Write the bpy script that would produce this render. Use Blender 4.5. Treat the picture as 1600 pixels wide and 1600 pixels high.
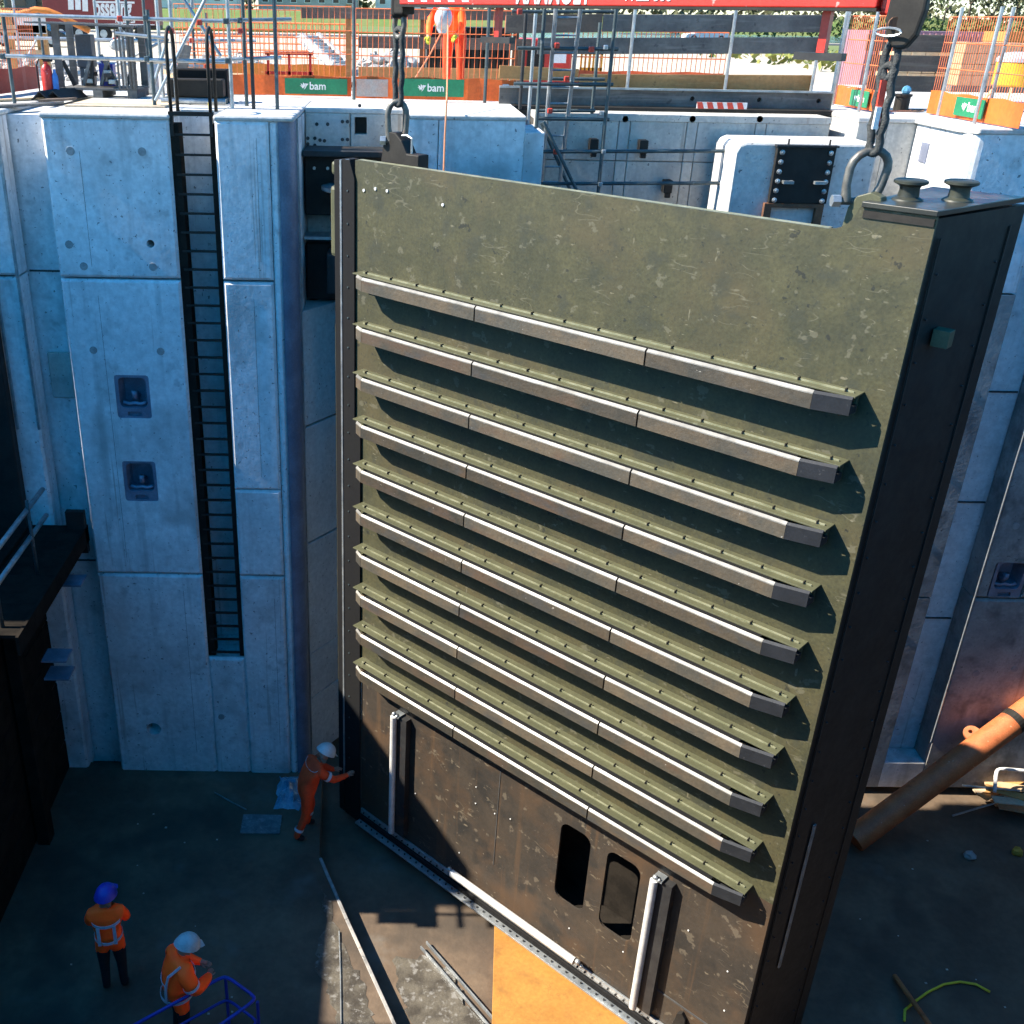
import bpy, bmesh, math, random
from math import sin, cos, tan, radians, pi, sqrt
from mathutils import Vector, Matrix
from mathutils.geometry import tessellate_polygon

for o in list(bpy.data.objects):
    bpy.data.objects.remove(o)
S = bpy.context.scene
C = S.collection
random.seed(7)

# ---------------------------------------------------------------- camera
H = 11.75                       # camera height above the pit datum
FPX, CX, PITCH, ROLL = 1606.0, 614.2, 0.4493, 0.0177
_fw = Vector((0, cos(PITCH), -sin(PITCH)))
_rt = Vector((1, 0, 0)); _up = Vector((0, sin(PITCH), cos(PITCH)))
_R = cos(ROLL)*_rt + sin(ROLL)*_up
_U = -sin(ROLL)*_rt + cos(ROLL)*_up
cam_d = bpy.data.cameras.new('camera'); cam = bpy.data.objects.new('camera', cam_d); C.objects.link(cam)
cam.matrix_world = Matrix(((_R.x, _U.x, -_fw.x, 0), (_R.y, _U.y, -_fw.y, 0), (_R.z, _U.z, -_fw.z, H), (0, 0, 0, 1)))
cam_d.sensor_width = 36; cam_d.sensor_fit = 'HORIZONTAL'
cam_d.lens = 36*FPX/1600
cam_d.shift_x = (800-CX)/1600
cam_d.clip_start = 0.05; cam_d.clip_end = 3000
S.camera = cam
S.render.resolution_x = 1024; S.render.resolution_y = 1024

def at(px, py, Y):
    """point of the site seen at (px, py) that stands at distance Y from the near quay"""
    d = _fw + _R*((px-CX)/FPX) - _U*((py-800)/FPX)
    return Vector((0, 0, H)) + d*(Y/d.y)
def atz(px, py, z):
    d = _fw + _R*((px-CX)/FPX) - _U*((py-800)/FPX)
    return Vector((0, 0, H)) + d*((z-H)/d.z)

# ---------------------------------------------------------------- light
SUN = Vector((-0.741, -0.006, 0.672)).normalized()
EL = math.asin(SUN.z); AZ = math.atan2(SUN.x, SUN.y)
w = bpy.data.worlds.new('World'); S.world = w; w.use_nodes = True
nt = w.node_tree; nt.nodes.clear()
sky = nt.nodes.new('ShaderNodeTexSky'); sky.sky_type = 'NISHITA'; sky.sun_disc = False
sky.sun_elevation = EL; sky.sun_rotation = AZ
sky.air_density = 1.0; sky.dust_density = 0.3; sky.ozone_density = 5.0
bg = nt.nodes.new('ShaderNodeBackground'); bg.inputs['Strength'].default_value = 0.12
wo = nt.nodes.new('ShaderNodeOutputWorld')
hs_ = nt.nodes.new('ShaderNodeHueSaturation'); hs_.inputs['Saturation'].default_value = 1.39; hs_.inputs['Hue'].default_value = .492
nt.links.new(sky.outputs[0], hs_.inputs['Color']); nt.links.new(hs_.outputs[0], bg.inputs[0]); nt.links.new(bg.outputs[0], wo.inputs[0])
sl = bpy.data.lights.new('sun', 'SUN'); sl.energy = 5.0; sl.angle = radians(0.53); sl.color = (1.0, 0.91, 0.77)
so = bpy.data.objects.new('sun', sl); C.objects.link(so)
so.rotation_euler = (-SUN).to_track_quat('-Z', 'Y').to_euler(); so.location = (-30, 0, 40)
S.view_settings.view_transform = 'Standard'; S.view_settings.look = 'None'
S.cycles.max_bounces = 5; S.cycles.diffuse_bounces = 3; S.cycles.glossy_bounces = 2; S.cycles.transmission_bounces = 2
S.cycles.use_adaptive_sampling = True; S.cycles.adaptive_threshold = .03; S.cycles.caustics_reflective = False
S.view_settings.exposure = 1.35; S.view_settings.gamma = 1.0

# ---------------------------------------------------------------- materials
MATS = {}
def mat(name, c1, c2=None, s=2.0, rough=0.7, metal=0.0, bump=0.0, bs=30.0, layers=(), lo=.38, hi=.62, emit=None, fine=.12, spec=.5, coord='Object', vary=0.0):
    """procedural surface: two colours mixed by noise, extra layers (colour, scale, vecscale, lo, hi, amount)"""
    if name in MATS: return MATS[name]
    m = bpy.data.materials.new(name); MATS[name] = m; m.use_nodes = True
    n = m.node_tree; N = n.nodes; L = n.links; N.clear()
    out = N.new('ShaderNodeOutputMaterial'); b = N.new('ShaderNodeBsdfPrincipled')
    L.new(b.outputs[0], out.inputs[0])
    tc = N.new('ShaderNodeTexCoord'); oi = N.new('ShaderNodeObjectInfo')
    ad = N.new('ShaderNodeVectorMath'); ad.operation = 'MULTIPLY_ADD'
    L.new(oi.outputs['Random'], ad.inputs[0]); ad.inputs[1].default_value = (17, 23, 31); L.new(tc.outputs[coord], ad.inputs[2])
    vec = ad.outputs[0]
    c2 = c2 or tuple(x*.8 for x in c1)
    def noise(scale, vs=(1, 1, 1), detail=3, rgh=.62):
        mp = N.new('ShaderNodeMapping'); mp.inputs['Scale'].default_value = vs; L.new(vec, mp.inputs[0])
        t = N.new('ShaderNodeTexNoise'); t.inputs['Scale'].default_value = scale; t.inputs['Detail'].default_value = detail
        t.inputs['Roughness'].default_value = rgh; L.new(mp.outputs[0], t.inputs[0])
        return t.outputs[0]
    def ramp(v, a, bb):
        r = N.new('ShaderNodeMapRange'); r.inputs[1].default_value = a; r.inputs[2].default_value = bb; r.clamp = True
        L.new(v, r.inputs[0]); return r.outputs[0]
    def mix(f, A, B, mode='MIX'):
        x = N.new('ShaderNodeMix'); x.data_type = 'RGBA'; x.blend_type = mode
        if isinstance(f, float): x.inputs[0].default_value = f
        else: L.new(f, x.inputs[0])
        for i, q in ((6, A), (7, B)):
            if isinstance(q, tuple): x.inputs[i].default_value = (*q, 1)
            else: L.new(q, x.inputs[i])
        return x.outputs[2]
    col = mix(ramp(noise(s), lo, hi), tuple(c1), tuple(c2))
    if fine:
        f = ramp(noise(s*14, detail=2), .3, .7)
        mr = N.new('ShaderNodeMapRange'); mr.inputs[3].default_value = 1-fine; mr.inputs[4].default_value = 1+fine; L.new(f, mr.inputs[0])
        vm = N.new('ShaderNodeVectorMath'); vm.operation = 'SCALE'; L.new(col, vm.inputs[0]); L.new(mr.outputs[0], vm.inputs['Scale'])
        col = vm.outputs[0]
    if vary:               # piece-to-piece difference in tone
        mr = N.new('ShaderNodeMapRange'); mr.inputs[3].default_value = 1-vary; mr.inputs[4].default_value = 1+vary; L.new(oi.outputs['Random'], mr.inputs[0])
        vm = N.new('ShaderNodeVectorMath'); vm.operation = 'SCALE'; L.new(col, vm.inputs[0]); L.new(mr.outputs[0], vm.inputs['Scale']); col = vm.outputs[0]
    for lay in layers:
        (lc, ls, vs, a, bb, amt) = lay[:6]
        if len(lay) > 6:      # scratches: a thin contour of a noise field, kept only where a second noise is high
            ab = N.new('ShaderNodeMath'); ab.operation = 'SUBTRACT'; ab.inputs[1].default_value = .5; L.new(noise(ls, vs, 2), ab.inputs[0])
            a2 = N.new('ShaderNodeMath'); a2.operation = 'ABSOLUTE'; L.new(ab.outputs[0], a2.inputs[0])
            r1 = ramp(a2.outputs[0], lay[6], 0.0); r2 = ramp(noise(ls*.55, (1.3, 1, 1), 2), a, bb)
            mu = N.new('ShaderNodeMath'); mu.operation = 'MULTIPLY'; L.new(r1, mu.inputs[0]); L.new(r2, mu.inputs[1]); f = mu.outputs[0]
        else: f = ramp(noise(ls, vs), a, bb)
        mm = N.new('ShaderNodeMath'); mm.operation = 'MULTIPLY'; mm.inputs[1].default_value = amt; L.new(f, mm.inputs[0])
        col = mix(mm.outputs[0], col, tuple(lc))
    L.new(col, b.inputs['Base Color'])
    b.inputs['Metallic'].default_value = metal
    b.inputs['Specular IOR Level'].default_value = spec
    rr = N.new('ShaderNodeMapRange'); rr.inputs[3].default_value = max(.02, rough-.1); rr.inputs[4].default_value = min(1, rough+.1)
    L.new(noise(s*3, detail=1), rr.inputs[0]); L.new(rr.outputs[0], b.inputs['Roughness'])
    if bump:
        bp = N.new('ShaderNodeBump'); bp.inputs['Strength'].default_value = bump; bp.inputs['Distance'].default_value = .02
        L.new(noise(bs, detail=3), bp.inputs['Height']); L.new(bp.outputs[0], b.inputs['Normal'])
    if emit:
        b.inputs['Emission Color'].default_value = (*emit, 1); b.inputs['Emission Strength'].default_value = 1
    return m

# bug holes, water streaks, pale bloom
CONC_L = (((.10, .10, .10), 17, (1, 1, 1), .665, .685, .8), ((.26, .27, .27), 1.3, (3.0, 3.0, .2), .55, .72, .45), ((.30, .30, .29), .8, (1, 1, .8), .54, .66, .55), ((.20, .15, .11), 1.9, (4, 4, .1), .64, .72, .5),
          ((.56, .56, .55), 1.1, (2, 2, .6), .58, .75, .55), ((.2, .2, .2), 3.2, (1, 1, 1), .6, .72, .35))
concrete = mat('concrete', (.80, .80, .80), (.66, .665, .67), s=.9, rough=.85, bump=.12, bs=16, layers=CONC_L)
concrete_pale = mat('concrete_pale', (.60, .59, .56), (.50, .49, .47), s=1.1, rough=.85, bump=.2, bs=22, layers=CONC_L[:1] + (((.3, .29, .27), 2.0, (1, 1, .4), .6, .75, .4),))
concrete_bounce = mat('concrete_bounce', (.58, .55, .49), (.48, .455, .41), s=1.4, rough=.85, bump=.3, bs=18, layers=CONC_L)  # warmer, lighter tone stands in for sunlight bounced into the recess
concrete_dirty = mat('concrete_dirty', (.40, .38, .35), (.24, .235, .225), s=1.6, rough=.85, bump=.35, bs=14, layers=CONC_L+(((.10, .10, .10), 2.2, (1, 1, 1), .54, .68, .6),))
conc_dark = mat('concrete_joint', (.07, .07, .07), (.05, .05, .05), rough=.9)
floor_m = mat('wet_floor', (.155, .108, .070), (.085, .060, .041), s=.7, rough=.75, bump=.35, bs=9,
              layers=(((.15, .14, .12), 1.3, (1, 1, 1), .60, .74, .5), ((.05, .04, .03), .6, (1, 1, 1), .52, .62, .7), ((.3, .29, .26), 46, (1, 1, 1), .76, .79, .8)))
puddle_m = mat('floor_film', (.06, .052, .042), (.13, .115, .09), s=3.5, rough=.3, bump=.6, bs=13, layers=(((.3, .29, .27), 9, (1, 1, 1), .56, .66, .6),))
olive = mat('olive_paint', (.066, .062, .029), (.047, .047, .024), s=2.2, rough=.6, bump=.12, bs=18, fine=.2,
            layers=(((.090, .068, .032), .8, (1, 1, 1), .50, .66, .45), ((.034, .038, .027), 2.6, (1, 1, 1), .56, .68, .55), ((.034, .034, .023), 1.2, (6, 1, .2), .60, .70, .3),
                    ((.17, .155, .105), 3.0, (.5, 1, 1.8), .59, .65, .55, .012), ((.20, .18, .12), 16, (.35, 1, 1.2), .68, .71, .7), ((.20, .18, .12), 11, (1.2, 1, .3), .69, .72, .6), ((.15, .14, .095), 5, (1, 1, 1.2), .63, .67, .5), ((.014, .016, .014), 9, (1, 1, 1), .67, .70, .75), ((.030, .032, .022), 26, (1, 1, 1), .60, .66, .5)))
olive_clean = mat('olive_paint_clean', (.095, .096, .052), (.075, .077, .042), s=3, rough=.5, layers=(((.2, .2, .13), 8, (1, 1, 1), .64, .72, .5),))
brown = mat('brown_primer', (.052, .040, .029), (.032, .027, .022), s=1.2, rough=.6, bump=.16, bs=16,
            layers=(((.090, .051, .026), .9, (1, 1, 1), .50, .64, .7), ((.018, .018, .017), 2.0, (1, 1, 1), .55, .68, .7), ((.10, .058, .030), 1.4, (5, 1, .2), .58, .68, .5), ((.19, .155, .105), 3.2, (.6, 1, 1.5), .585, .64, .6, .012),
                    ((.20, .165, .115), 10, (.5, 1, 1.2), .67, .70, .7), ((.17, .14, .10), 5, (1, 1, 1), .64, .675, .5), ((.35, .31, .24), 15, (1, 1, 1), .72, .735, .8)))
fender_m = mat('fender_block', (.094, .073, .048), (.060, .055, .043), s=2, rough=.55, bump=.25, bs=22, vary=.35,
               layers=(((.10, .062, .04), 2.2, (.6, 1, 1), .54, .66, .6), ((.05, .053, .053), 3.5, (.5, 1, 1), .56, .68, .6), ((.45, .42, .36), 18, (1, 1, 1), .72, .74, .7)))
fender_end_shaded = mat('fender_end_block', (.022, .024, .028), (.015, .017, .020), s=4, rough=.6, bump=.1, layers=(((.1, .1, .1), 14, (1, 1, 1), .66, .72, .5),))  # dark tone stands in for shade on the end turned from the sun
black = mat('black_steel', (.030, .027, .023), (.020, .018, .016), s=4, rough=.6, spec=.25, layers=(((.25, .25, .24), 40, (1, 1, 1), .77, .79, .7),))
tarred = mat('tarred_timber', (.026, .022, .018), (.016, .014, .012), s=4, rough=.9, spec=.03)
rubber = mat('black_rubber', (.012, .012, .012), (.011, .011, .012), s=4, rough=.75, spec=.2)
dark_steel = mat('dark_steel', (.045, .045, .045), (.025, .025, .027), s=3, rough=.55, metal=.3, layers=(((.11, .06, .035), 3, (1, 1, 1), .6, .72, .6),))
galv = mat('galvanised', (.46, .49, .50), (.30, .33, .35), s=5, rough=.38, metal=.65, layers=(((.62, .64, .65), 9, (1, 1, .4), .6, .7, .5),))
galv_blue = mat('galvanised_aged', (.085, .115, .12), (.05, .07, .075), s=4, rough=.5, metal=.25, layers=(((.25, .28, .29), 8, (1, 1, 1), .62, .72, .6),))
white_pipe = mat('white_guide', (.70, .69, .66), (.55, .54, .52), s=6, rough=.35, metal=.1)
red_clip = mat('red_coupler', (.62, .06, .03), (.5, .05, .03), s=6, rough=.5)
red_paint = mat('red_paint', (.62, .035, .022), (.52, .03, .02), s=2, rough=.4, layers=(((.7, .45, .4), 12, (1, 1, 1), .68, .71, .6), ((.25, .02, .015), 5, (1, 1, 1), .62, .72, .4)))
pale_sunlit = mat('sunlit_paint_edge', (.26, .26, .17), (.16, .165, .095), s=8, rough=.5)  # pale tone stands in for sun on the upward edges
lit_chamfer_m = mat('lit_chamfer_strip', (.34, .325, .29), (.15, .145, .13), s=1.6, rough=.4)  # sunlight on the fender chamfers, put into a pale colour
white_paint = mat('white_paint', (.78, .77, .75), (.68, .67, .65), s=4, rough=.5)
orange_paint = mat('orange_paint', (.72, .23, .03), (.62, .17, .02), s=2, rough=.55, layers=(((.8, .4, .2), 10, (1, 1, 1), .64, .7, .5),))
orange_pipe_m = mat('orange_strut_paint', (.55, .17, .06), (.42, .12, .04), s=3, rough=.55, bump=.08, layers=(((.75, .5, .35), 14, (1, 1, 1), .68, .72, .7), ((.12, .05, .03), 4, (1, 1, 1), .62, .72, .6)))
banner_orange = mat('banner_orange', (.74, .14, .02), (.62, .10, .015), s=1.5, rough=.6, bump=.1, bs=6)
banner_green = mat('banner_green', (.012, .21, .09), (.008, .17, .075), s=2, rough=.5)
banner_grey = mat('banner_faded', (.42, .36, .32), (.5, .3, .22), s=3, rough=.6)
mesh_orange = mat('mesh_orange', (.75, .19, .06), (.62, .13, .04), s=3, rough=.6)
wood_new = mat('wood_new', (.50, .25, .085), (.40, .19, .06), s=1.2, rough=.7, bump=.15, bs=10, layers=(((.2, .09, .03), 6, (1, 1, 1), .66, .72, .7), ((.62, .36, .16), 5, (.3, 3, 3), .55, .7, .5)))
wood_pale = mat('wood_pale', (.60, .42, .25), (.50, .34, .19), s=1.2, rough=.75, bump=.1, bs=10)
wood_grey = mat('wood_grey', (.17, .16, .145), (.10, .095, .09), s=1.5, rough=.85, bump=.3, bs=12, layers=(((.30, .28, .25), 3, (.25, 4, 4), .55, .72, .6), ((.04, .04, .04), 8, (1, 1, 1), .64, .7, .6)))
wood_brown = mat('wood_brown', (.16, .11, .08), (.11, .08, .06), s=2, rough=.8, bump=.2, bs=12, layers=(((.25, .19, .14), 4, (.3, 4, 4), .55, .7, .5),))
ply = mat('plywood', (.66, .52, .36), (.56, .43, .29), s=1.5, rough=.75, bump=.05)
rust = mat('rust', (.20, .085, .04), (.12, .055, .03), s=5, rough=.8, bump=.15)
rope_dark = mat('rope_dark', (.050, .055, .055), (.028, .03, .03), s=9, rough=.75, bump=.6, bs=60, layers=(((.2, .21, .2), 40, (1, 1, .6), .6, .7, .5),))
shackle_m = mat('shackle_steel', (.17, .16, .14), (.10, .095, .085), s=7, rough=.45, metal=.35, layers=(((.30, .16, .09), 6, (1, 1, 1), .58, .7, .6),))
hose_y = mat('yellow_hose', (.95, .72, .05), (.8, .6, .04), rough=.5)
rope_o = mat('orange_rope', (.66, .30, .16), (.55, .22, .1), rough=.7)
blue_paint = mat('blue_paint', (.03, .05, .42), (.02, .035, .32), s=4, rough=.4)
plastic_blue = mat('blue_sheet', (.10, .28, .42), (.2, .42, .55), s=5, rough=.25, bump=.8, bs=7)
hivis = mat('hivis_orange', (3.0, .19, .010), (2.5, .14, .008), s=5, rough=.7, bump=.3, bs=14)
hivis_red = mat('hivis_red', (1.0, .085, .015), (.8, .06, .012), s=5, rough=.75, bump=.3, bs=14)
reflect = mat('reflective_tape', (.62, .63, .70), (.5, .52, .62), s=9, rough=.35)
dark_cloth = mat('dark_cloth', (.012, .013, .018), (.009, .01, .014), s=6, rough=.85, bump=.3, bs=14)
skin_m = mat('skin', (.42, .23, .16), (.36, .19, .13), s=8, rough=.55)
glove_m = mat('yellow_glove', (.55, .6, .05), (.45, .5, .04), rough=.7)
helmet_w = mat('helmet_white', (.62, .66, .66), (.5, .55, .56), s=6, rough=.35)
helmet_b = mat('helmet_blue', (.05, .06, .50), (.04, .05, .42), s=6, rough=.35)
sand = mat('sand', (.52, .45, .34), (.42, .36, .27), s=.35, rough=.9, bump=.4, bs=3, layers=(((.3, .26, .2), 1.5, (1, 1, 1), .58, .7, .5),))
asphalt = mat('asphalt', (.055, .055, .058), (.045, .045, .047), s=2, rough=.9, bump=.2, bs=40)
grass_m = mat('grass', (.11, .17, .03), (.15, .17, .045), s=.12, rough=.9, bump=.6, bs=2, layers=(((.24, .2, .07), .4, (1, 1, 1), .56, .7, .5),))
stone_m = mat('rubble', (.50, .48, .45), (.34, .32, .30), s=1.3, rough=.9, bump=.4, bs=8)
leaf_g = mat('leaf_green', (.075, .115, .028), (.105, .13, .035), s=.5, rough=.8)
leaf_d = mat('leaf_dark', (.05, .065, .022), (.085, .08, .03), s=.5, rough=.8)
bark_m = mat('bark', (.10, .08, .06), (.07, .055, .04), s=3, rough=.9, bump=.4)
truck_red = mat('trailer_red', (.20, .022, .02), (.17, .018, .018), s=1, rough=.45)
glass_m = mat('dark_glass', (.02, .025, .03), (.03, .035, .04), s=2, rough=.1)
tyre_m = mat('tyre', (.02, .02, .02), rough=.85)
water_m = mat('river_water', (.05, .11, .13), (.06, .13, .15), s=.2, rough=.12, bump=.3, bs=2)
brick_wall = mat('house_wall', (.45, .42, .38), (.38, .33, .29), s=.5, rough=.9)
roof_m = mat('house_roof', (.16, .11, .09), (.12, .1, .09), s=1, rough=.85)
white_wall = mat('white_render', (.66, .66, .64), (.58, .58, .57), s=.6, rough=.8)

# ---------------------------------------------------------------- mesh helpers
class MB:
    def __init__(s): s.v = []; s.f = []
    def add(s, vs, fs):
        k = len(s.v); s.v += [tuple(x) for x in vs]; s.f += [tuple(i+k for i in f) for f in fs]; return s
    def bx(s, x0, x1, y0, y1, z0, z1):
        return s.add([(x0, y0, z0), (x1, y0, z0), (x1, y1, z0), (x0, y1, z0), (x0, y0, z1), (x1, y0, z1), (x1, y1, z1), (x0, y1, z1)],
                     [(0, 3, 2, 1), (4, 5, 6, 7), (0, 1, 5, 4), (1, 2, 6, 5), (2, 3, 7, 6), (3, 0, 4, 7)])
    def bar(s, p, q, wd, ht, up=(0, 0, 1)):
        """rectangular bar from p to q"""
        p = Vector(p); q = Vector(q); d = (q-p).normalized(); u = Vector(up)
        if abs(d.dot(u)) > .97: u = Vector((1, 0, 0))
        a = d.cross(u).normalized()*wd/2; b = a.cross(d).normalized()*ht/2
        vs = [p-a-b, p+a-b, p+a+b, p-a+b, q-a-b, q+a-b, q+a+b, q-a+b]
        return s.add(vs, [(0, 3, 2, 1), (4, 5, 6, 7), (0, 1, 5, 4), (1, 2, 6, 5), (2, 3, 7, 6), (3, 0, 4, 7)])
    def path(s, pts, r, n=8, closed=False):
        pts = [Vector(p) for p in pts]; m = len(pts); rings = []; prev = None
        for i, p in enumerate(pts):
            if closed: d = (pts[(i+1) % m]-pts[i-1]).normalized()
            else: d = (pts[min(i+1, m-1)]-pts[max(i-1, 0)]).normalized()
            if prev is None:
                u = Vector((0, 0, 1)) if abs(d.z) < .9 else Vector((1, 0, 0)); a = d.cross(u).normalized()
            else:
                a = prev-d*prev.dot(d); a.normalize()
            prev = a; b = d.cross(a)
            rr = r[i] if isinstance(r, (list, tuple)) else r
            rings.append([p+a*cos(2*pi*k/n)*rr+b*sin(2*pi*k/n)*rr for k in range(n)])
        vs = [x for rg in rings for x in rg]; fs = []
        for i in range(m if closed else m-1):
            j = (i+1) % m
            for k in range(n): fs.append((i*n+k, i*n+(k+1) % n, j*n+(k+1) % n, j*n+k))
        if not closed: fs += [tuple(range(n-1, -1, -1)), tuple((m-1)*n+k for k in range(n))]
        return s.add(vs, fs)
    def tube(s, p, q, r, n=8): return s.path([p, q], r, n)
    def lathe(s, prof, o, n=16, ax='z'):
        vs = []; fs = []; m = len(prof)
        for (r, h) in prof:
            for k in range(n):
                c_, s_ = r*cos(2*pi*k/n), r*sin(2*pi*k/n)
                p = (c_, s_, h) if ax == 'z' else ((h, c_, s_) if ax == 'x' else (s_, h, c_))
                vs.append((o[0]+p[0], o[1]+p[1], o[2]+p[2]))
        for i in range(m-1):
            for k in range(n): fs.append((i*n+k, i*n+(k+1) % n, (i+1)*n+(k+1) % n, (i+1)*n+k))
        fs += [tuple(range(n-1, -1, -1)), tuple((m-1)*n+k for k in range(n))]
        return s.add(vs, fs)
    def ext(s, outer, holes, fn, t0, t1):
        """extruded polygon with holes; fn(a,b,t) -> point"""
        loops = [outer]+list(holes); flat = [p for l in loops for p in l]; n = len(flat)
        tris = tessellate_polygon([[Vector((a, b, 0)) for a, b in l] for l in loops])
        vs = [fn(a, b, t0) for a, b in flat]+[fn(a, b, t1) for a, b in flat]
        fs = [tuple(t) for t in tris]+[tuple(i+n for i in reversed(t)) for t in tris]
        k = 0
        for l in loops:
            m = len(l)
            for i in range(m): fs.append((k+i, k+(i+1) % m, n+k+(i+1) % m, n+k+i))
            k += m
        return s.add(vs, fs)
    def ball(s, c, r, n=10, m=6, sq=(1, 1, 1)):
        vs = []; fs = []
        for i in range(m+1):
            t = pi*i/m
            for k in range(n): vs.append((c[0]+r*sq[0]*sin(t)*cos(2*pi*k/n), c[1]+r*sq[1]*sin(t)*sin(2*pi*k/n), c[2]+r*sq[2]*cos(t)))
        for i in range(m):
            for k in range(n): fs.append((i*n+k, (i+1)*n+k, (i+1)*n+(k+1) % n, i*n+(k+1) % n))
        return s.add(vs, fs)
    def build(s, name, m, parent=None, bevel=0, smooth=False, local=False, kind=None, seg=2):
        me = bpy.data.meshes.new(name); me.from_pydata(s.v, [], s.f)
        bm = bmesh.new(); bm.from_mesh(me); bmesh.ops.remove_doubles(bm, verts=bm.verts, dist=1e-5)
        bmesh.ops.recalc_face_normals(bm, faces=bm.faces); bm.to_mesh(me); bm.free()
        return mk(name, me, m, parent, bevel, smooth, local, kind, seg)
def mk(name, me, m, parent=None, bevel=0, smooth=False, local=False, kind=None, seg=2):
    me.materials.append(m)
    o = bpy.data.objects.new(name, me); C.objects.link(o)
    if parent:
        o.parent = parent
        if not local:
            o.matrix_parent_inverse = PM.get(parent.name, Matrix.Identity(4)).inverted()
            PM[o.name] = Matrix.Identity(4)
    if bevel:
        b = o.modifiers.new('bevel', 'BEVEL'); b.width = bevel; b.segments = seg; b.limit_method = 'ANGLE'; b.angle_limit = radians(40)
    if smooth:
        me.polygons.foreach_set('use_smooth', [True]*len(me.polygons))
        if smooth == 'auto':
            me.set_sharp_from_angle(angle=radians(40))
    if kind: o['kind'] = kind
    return o
PM = {}
def thing(name, label, cat, loc=(0, 0, 0), rotz=0, group=None):
    o = bpy.data.objects.new(name, None); C.objects.link(o)
    o.empty_display_size = .2
    o.location = loc; o.rotation_euler = (0, 0, rotz); o['label'] = label; o['category'] = cat
    PM[o.name] = Matrix.Translation(Vector(loc)) @ Matrix.Rotation(rotz, 4, 'Z')
    if group: o['group'] = group
    return o
def tag(o, label, cat, group=None):
    o['label'] = label; o['category'] = cat
    if group: o['group'] = group
    return o
def struct(o): o['kind'] = 'structure'; return o
def text_mesh(txt, size, bold=0.0, shear=0.0, ext=.004, spacing=1.0):
    cu = bpy.data.curves.new('lettering', 'FONT'); cu.body = txt; cu.size = size; cu.offset = bold; cu.shear = shear
    cu.extrude = ext; cu.space_character = spacing; cu.resolution_u = 4
    to = bpy.data.objects.new('lettering', cu); C.objects.link(to)
    dg = bpy.context.evaluated_depsgraph_get(); dg.update()
    me = bpy.data.meshes.new_from_object(to.evaluated_get(dg))
    bpy.data.objects.remove(to); bpy.data.curves.remove(cu)
    return me
def put_text(txt, size, o, ax, up, m, parent, bold=0.0, shear=0.0, name='lettering', local=False, sx=1.0):
    """lettering whose lower left corner is o, running along ax, rising along up"""
    me = text_mesh(txt, size, bold, shear); ax = Vector(ax).normalized(); up = Vector(up).normalized(); nn = ax.cross(up)
    for v in me.vertices:
        c = v.co.copy(); v.co = Vector(o)+ax*c.x*sx+up*c.y+nn*c.z
    me.materials.clear()
    return mk(name, me, m, parent, local=local)
def clone(root, loc=None, rotz=None, label=None, group=None, parent=None):
    """copy of a thing with copies of its parts and sub-parts"""
    r = root.copy(); C.objects.link(r)
    if parent is not None: r.parent = parent
    if loc is not None: r.location = loc
    if rotz is not None: r.rotation_euler = (0, 0, rotz)
    if label: r['label'] = label
    if group: r['group'] = group
    for ch in list(root.children):
        c = ch.copy(); C.objects.link(c); c.parent = r
        for g in list(ch.children):
            d = g.copy(); C.objects.link(d); d.parent = c
    return r

# ================================================================ THE SETTING
def slab(name, poly, z0, z1, m, **k):
    return MB().ext(poly, [], lambda a, b, t: (a, b, t), z0, z1).build(name, m, **k)
def rect(x0, x1, y0, y1): return [(x0, y0), (x1, y0), (x1, y1), (x0, y1)]
def grid_sheet(name, x0, x1, y0, y1, z, m, nx=2, ny=2, amp=0, fn=None):
    vs = []; fs = []
    for j in range(ny+1):
        for i in range(nx+1):
            x = x0+(x1-x0)*i/nx; y = y0+(y1-y0)*j/ny
            vs.append((x, y, z+(fn(x, y) if fn else 0)+random.uniform(-amp, amp)))
    for j in range(ny):
        for i in range(nx):
            a = j*(nx+1)+i; fs.append((a, a+1, a+nx+2, a+nx+1))
    return MB().add(vs, fs).build(name, m, smooth=True)

struct(grid_sheet('pit_floor', -60, 60, -1.2, 17, -.35, floor_m, 120, 20, .012))
apron = slab('floor_apron', [(-30, 14.3), (-30, 2), (1.7, 2), (1.45, 6.0), (.17, 9.15), (-.55, 10.9), (-1.05, 12.18), (-1.15, 14.3)], -.36, -.11, floor_m, bevel=.02)
struct(apron)
def ragged(pts, amp, seed):
    """closed outline with an uneven edge"""
    rr = random.Random(seed); out = []
    for (a, b_) in zip(pts, pts[1:]+pts[:1]):
        n_ = max(3, int(sqrt((a[0]-b_[0])**2+(a[1]-b_[1])**2)/.09))
        for k in range(n_):
            f = k/n_; out.append((a[0]+(b_[0]-a[0])*f+rr.uniform(-amp, amp), a[1]+(b_[1]-a[1])*f+rr.uniform(-amp, amp)))
    return out
struct(slab('wet_patch', ragged([(-.95, 11.5), (-.78, 11.0), (-.65, 10.5), (-.35, 9.9), (-.1, 9.2), (.2, 8.3), (-.4, 8.2), (-.6, 9.3), (-.95, 10.1), (-.9, 10.9)], .05, 4), -.109, -.104, puddle_m))
lip = MB()
for (a, b_) in zip([(1.45, 6.0), (.17, 9.15), (-.55, 10.9)], [(.17, 9.15), (-.55, 10.9), (-1.02, 12.1)]): lip.bar((a[0]-.02, a[1], -.11), (b_[0]-.02, b_[1], -.11), .05, .03)
struct(lip.build('floor_lip', concrete_dirty, bevel=.008))
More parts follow.
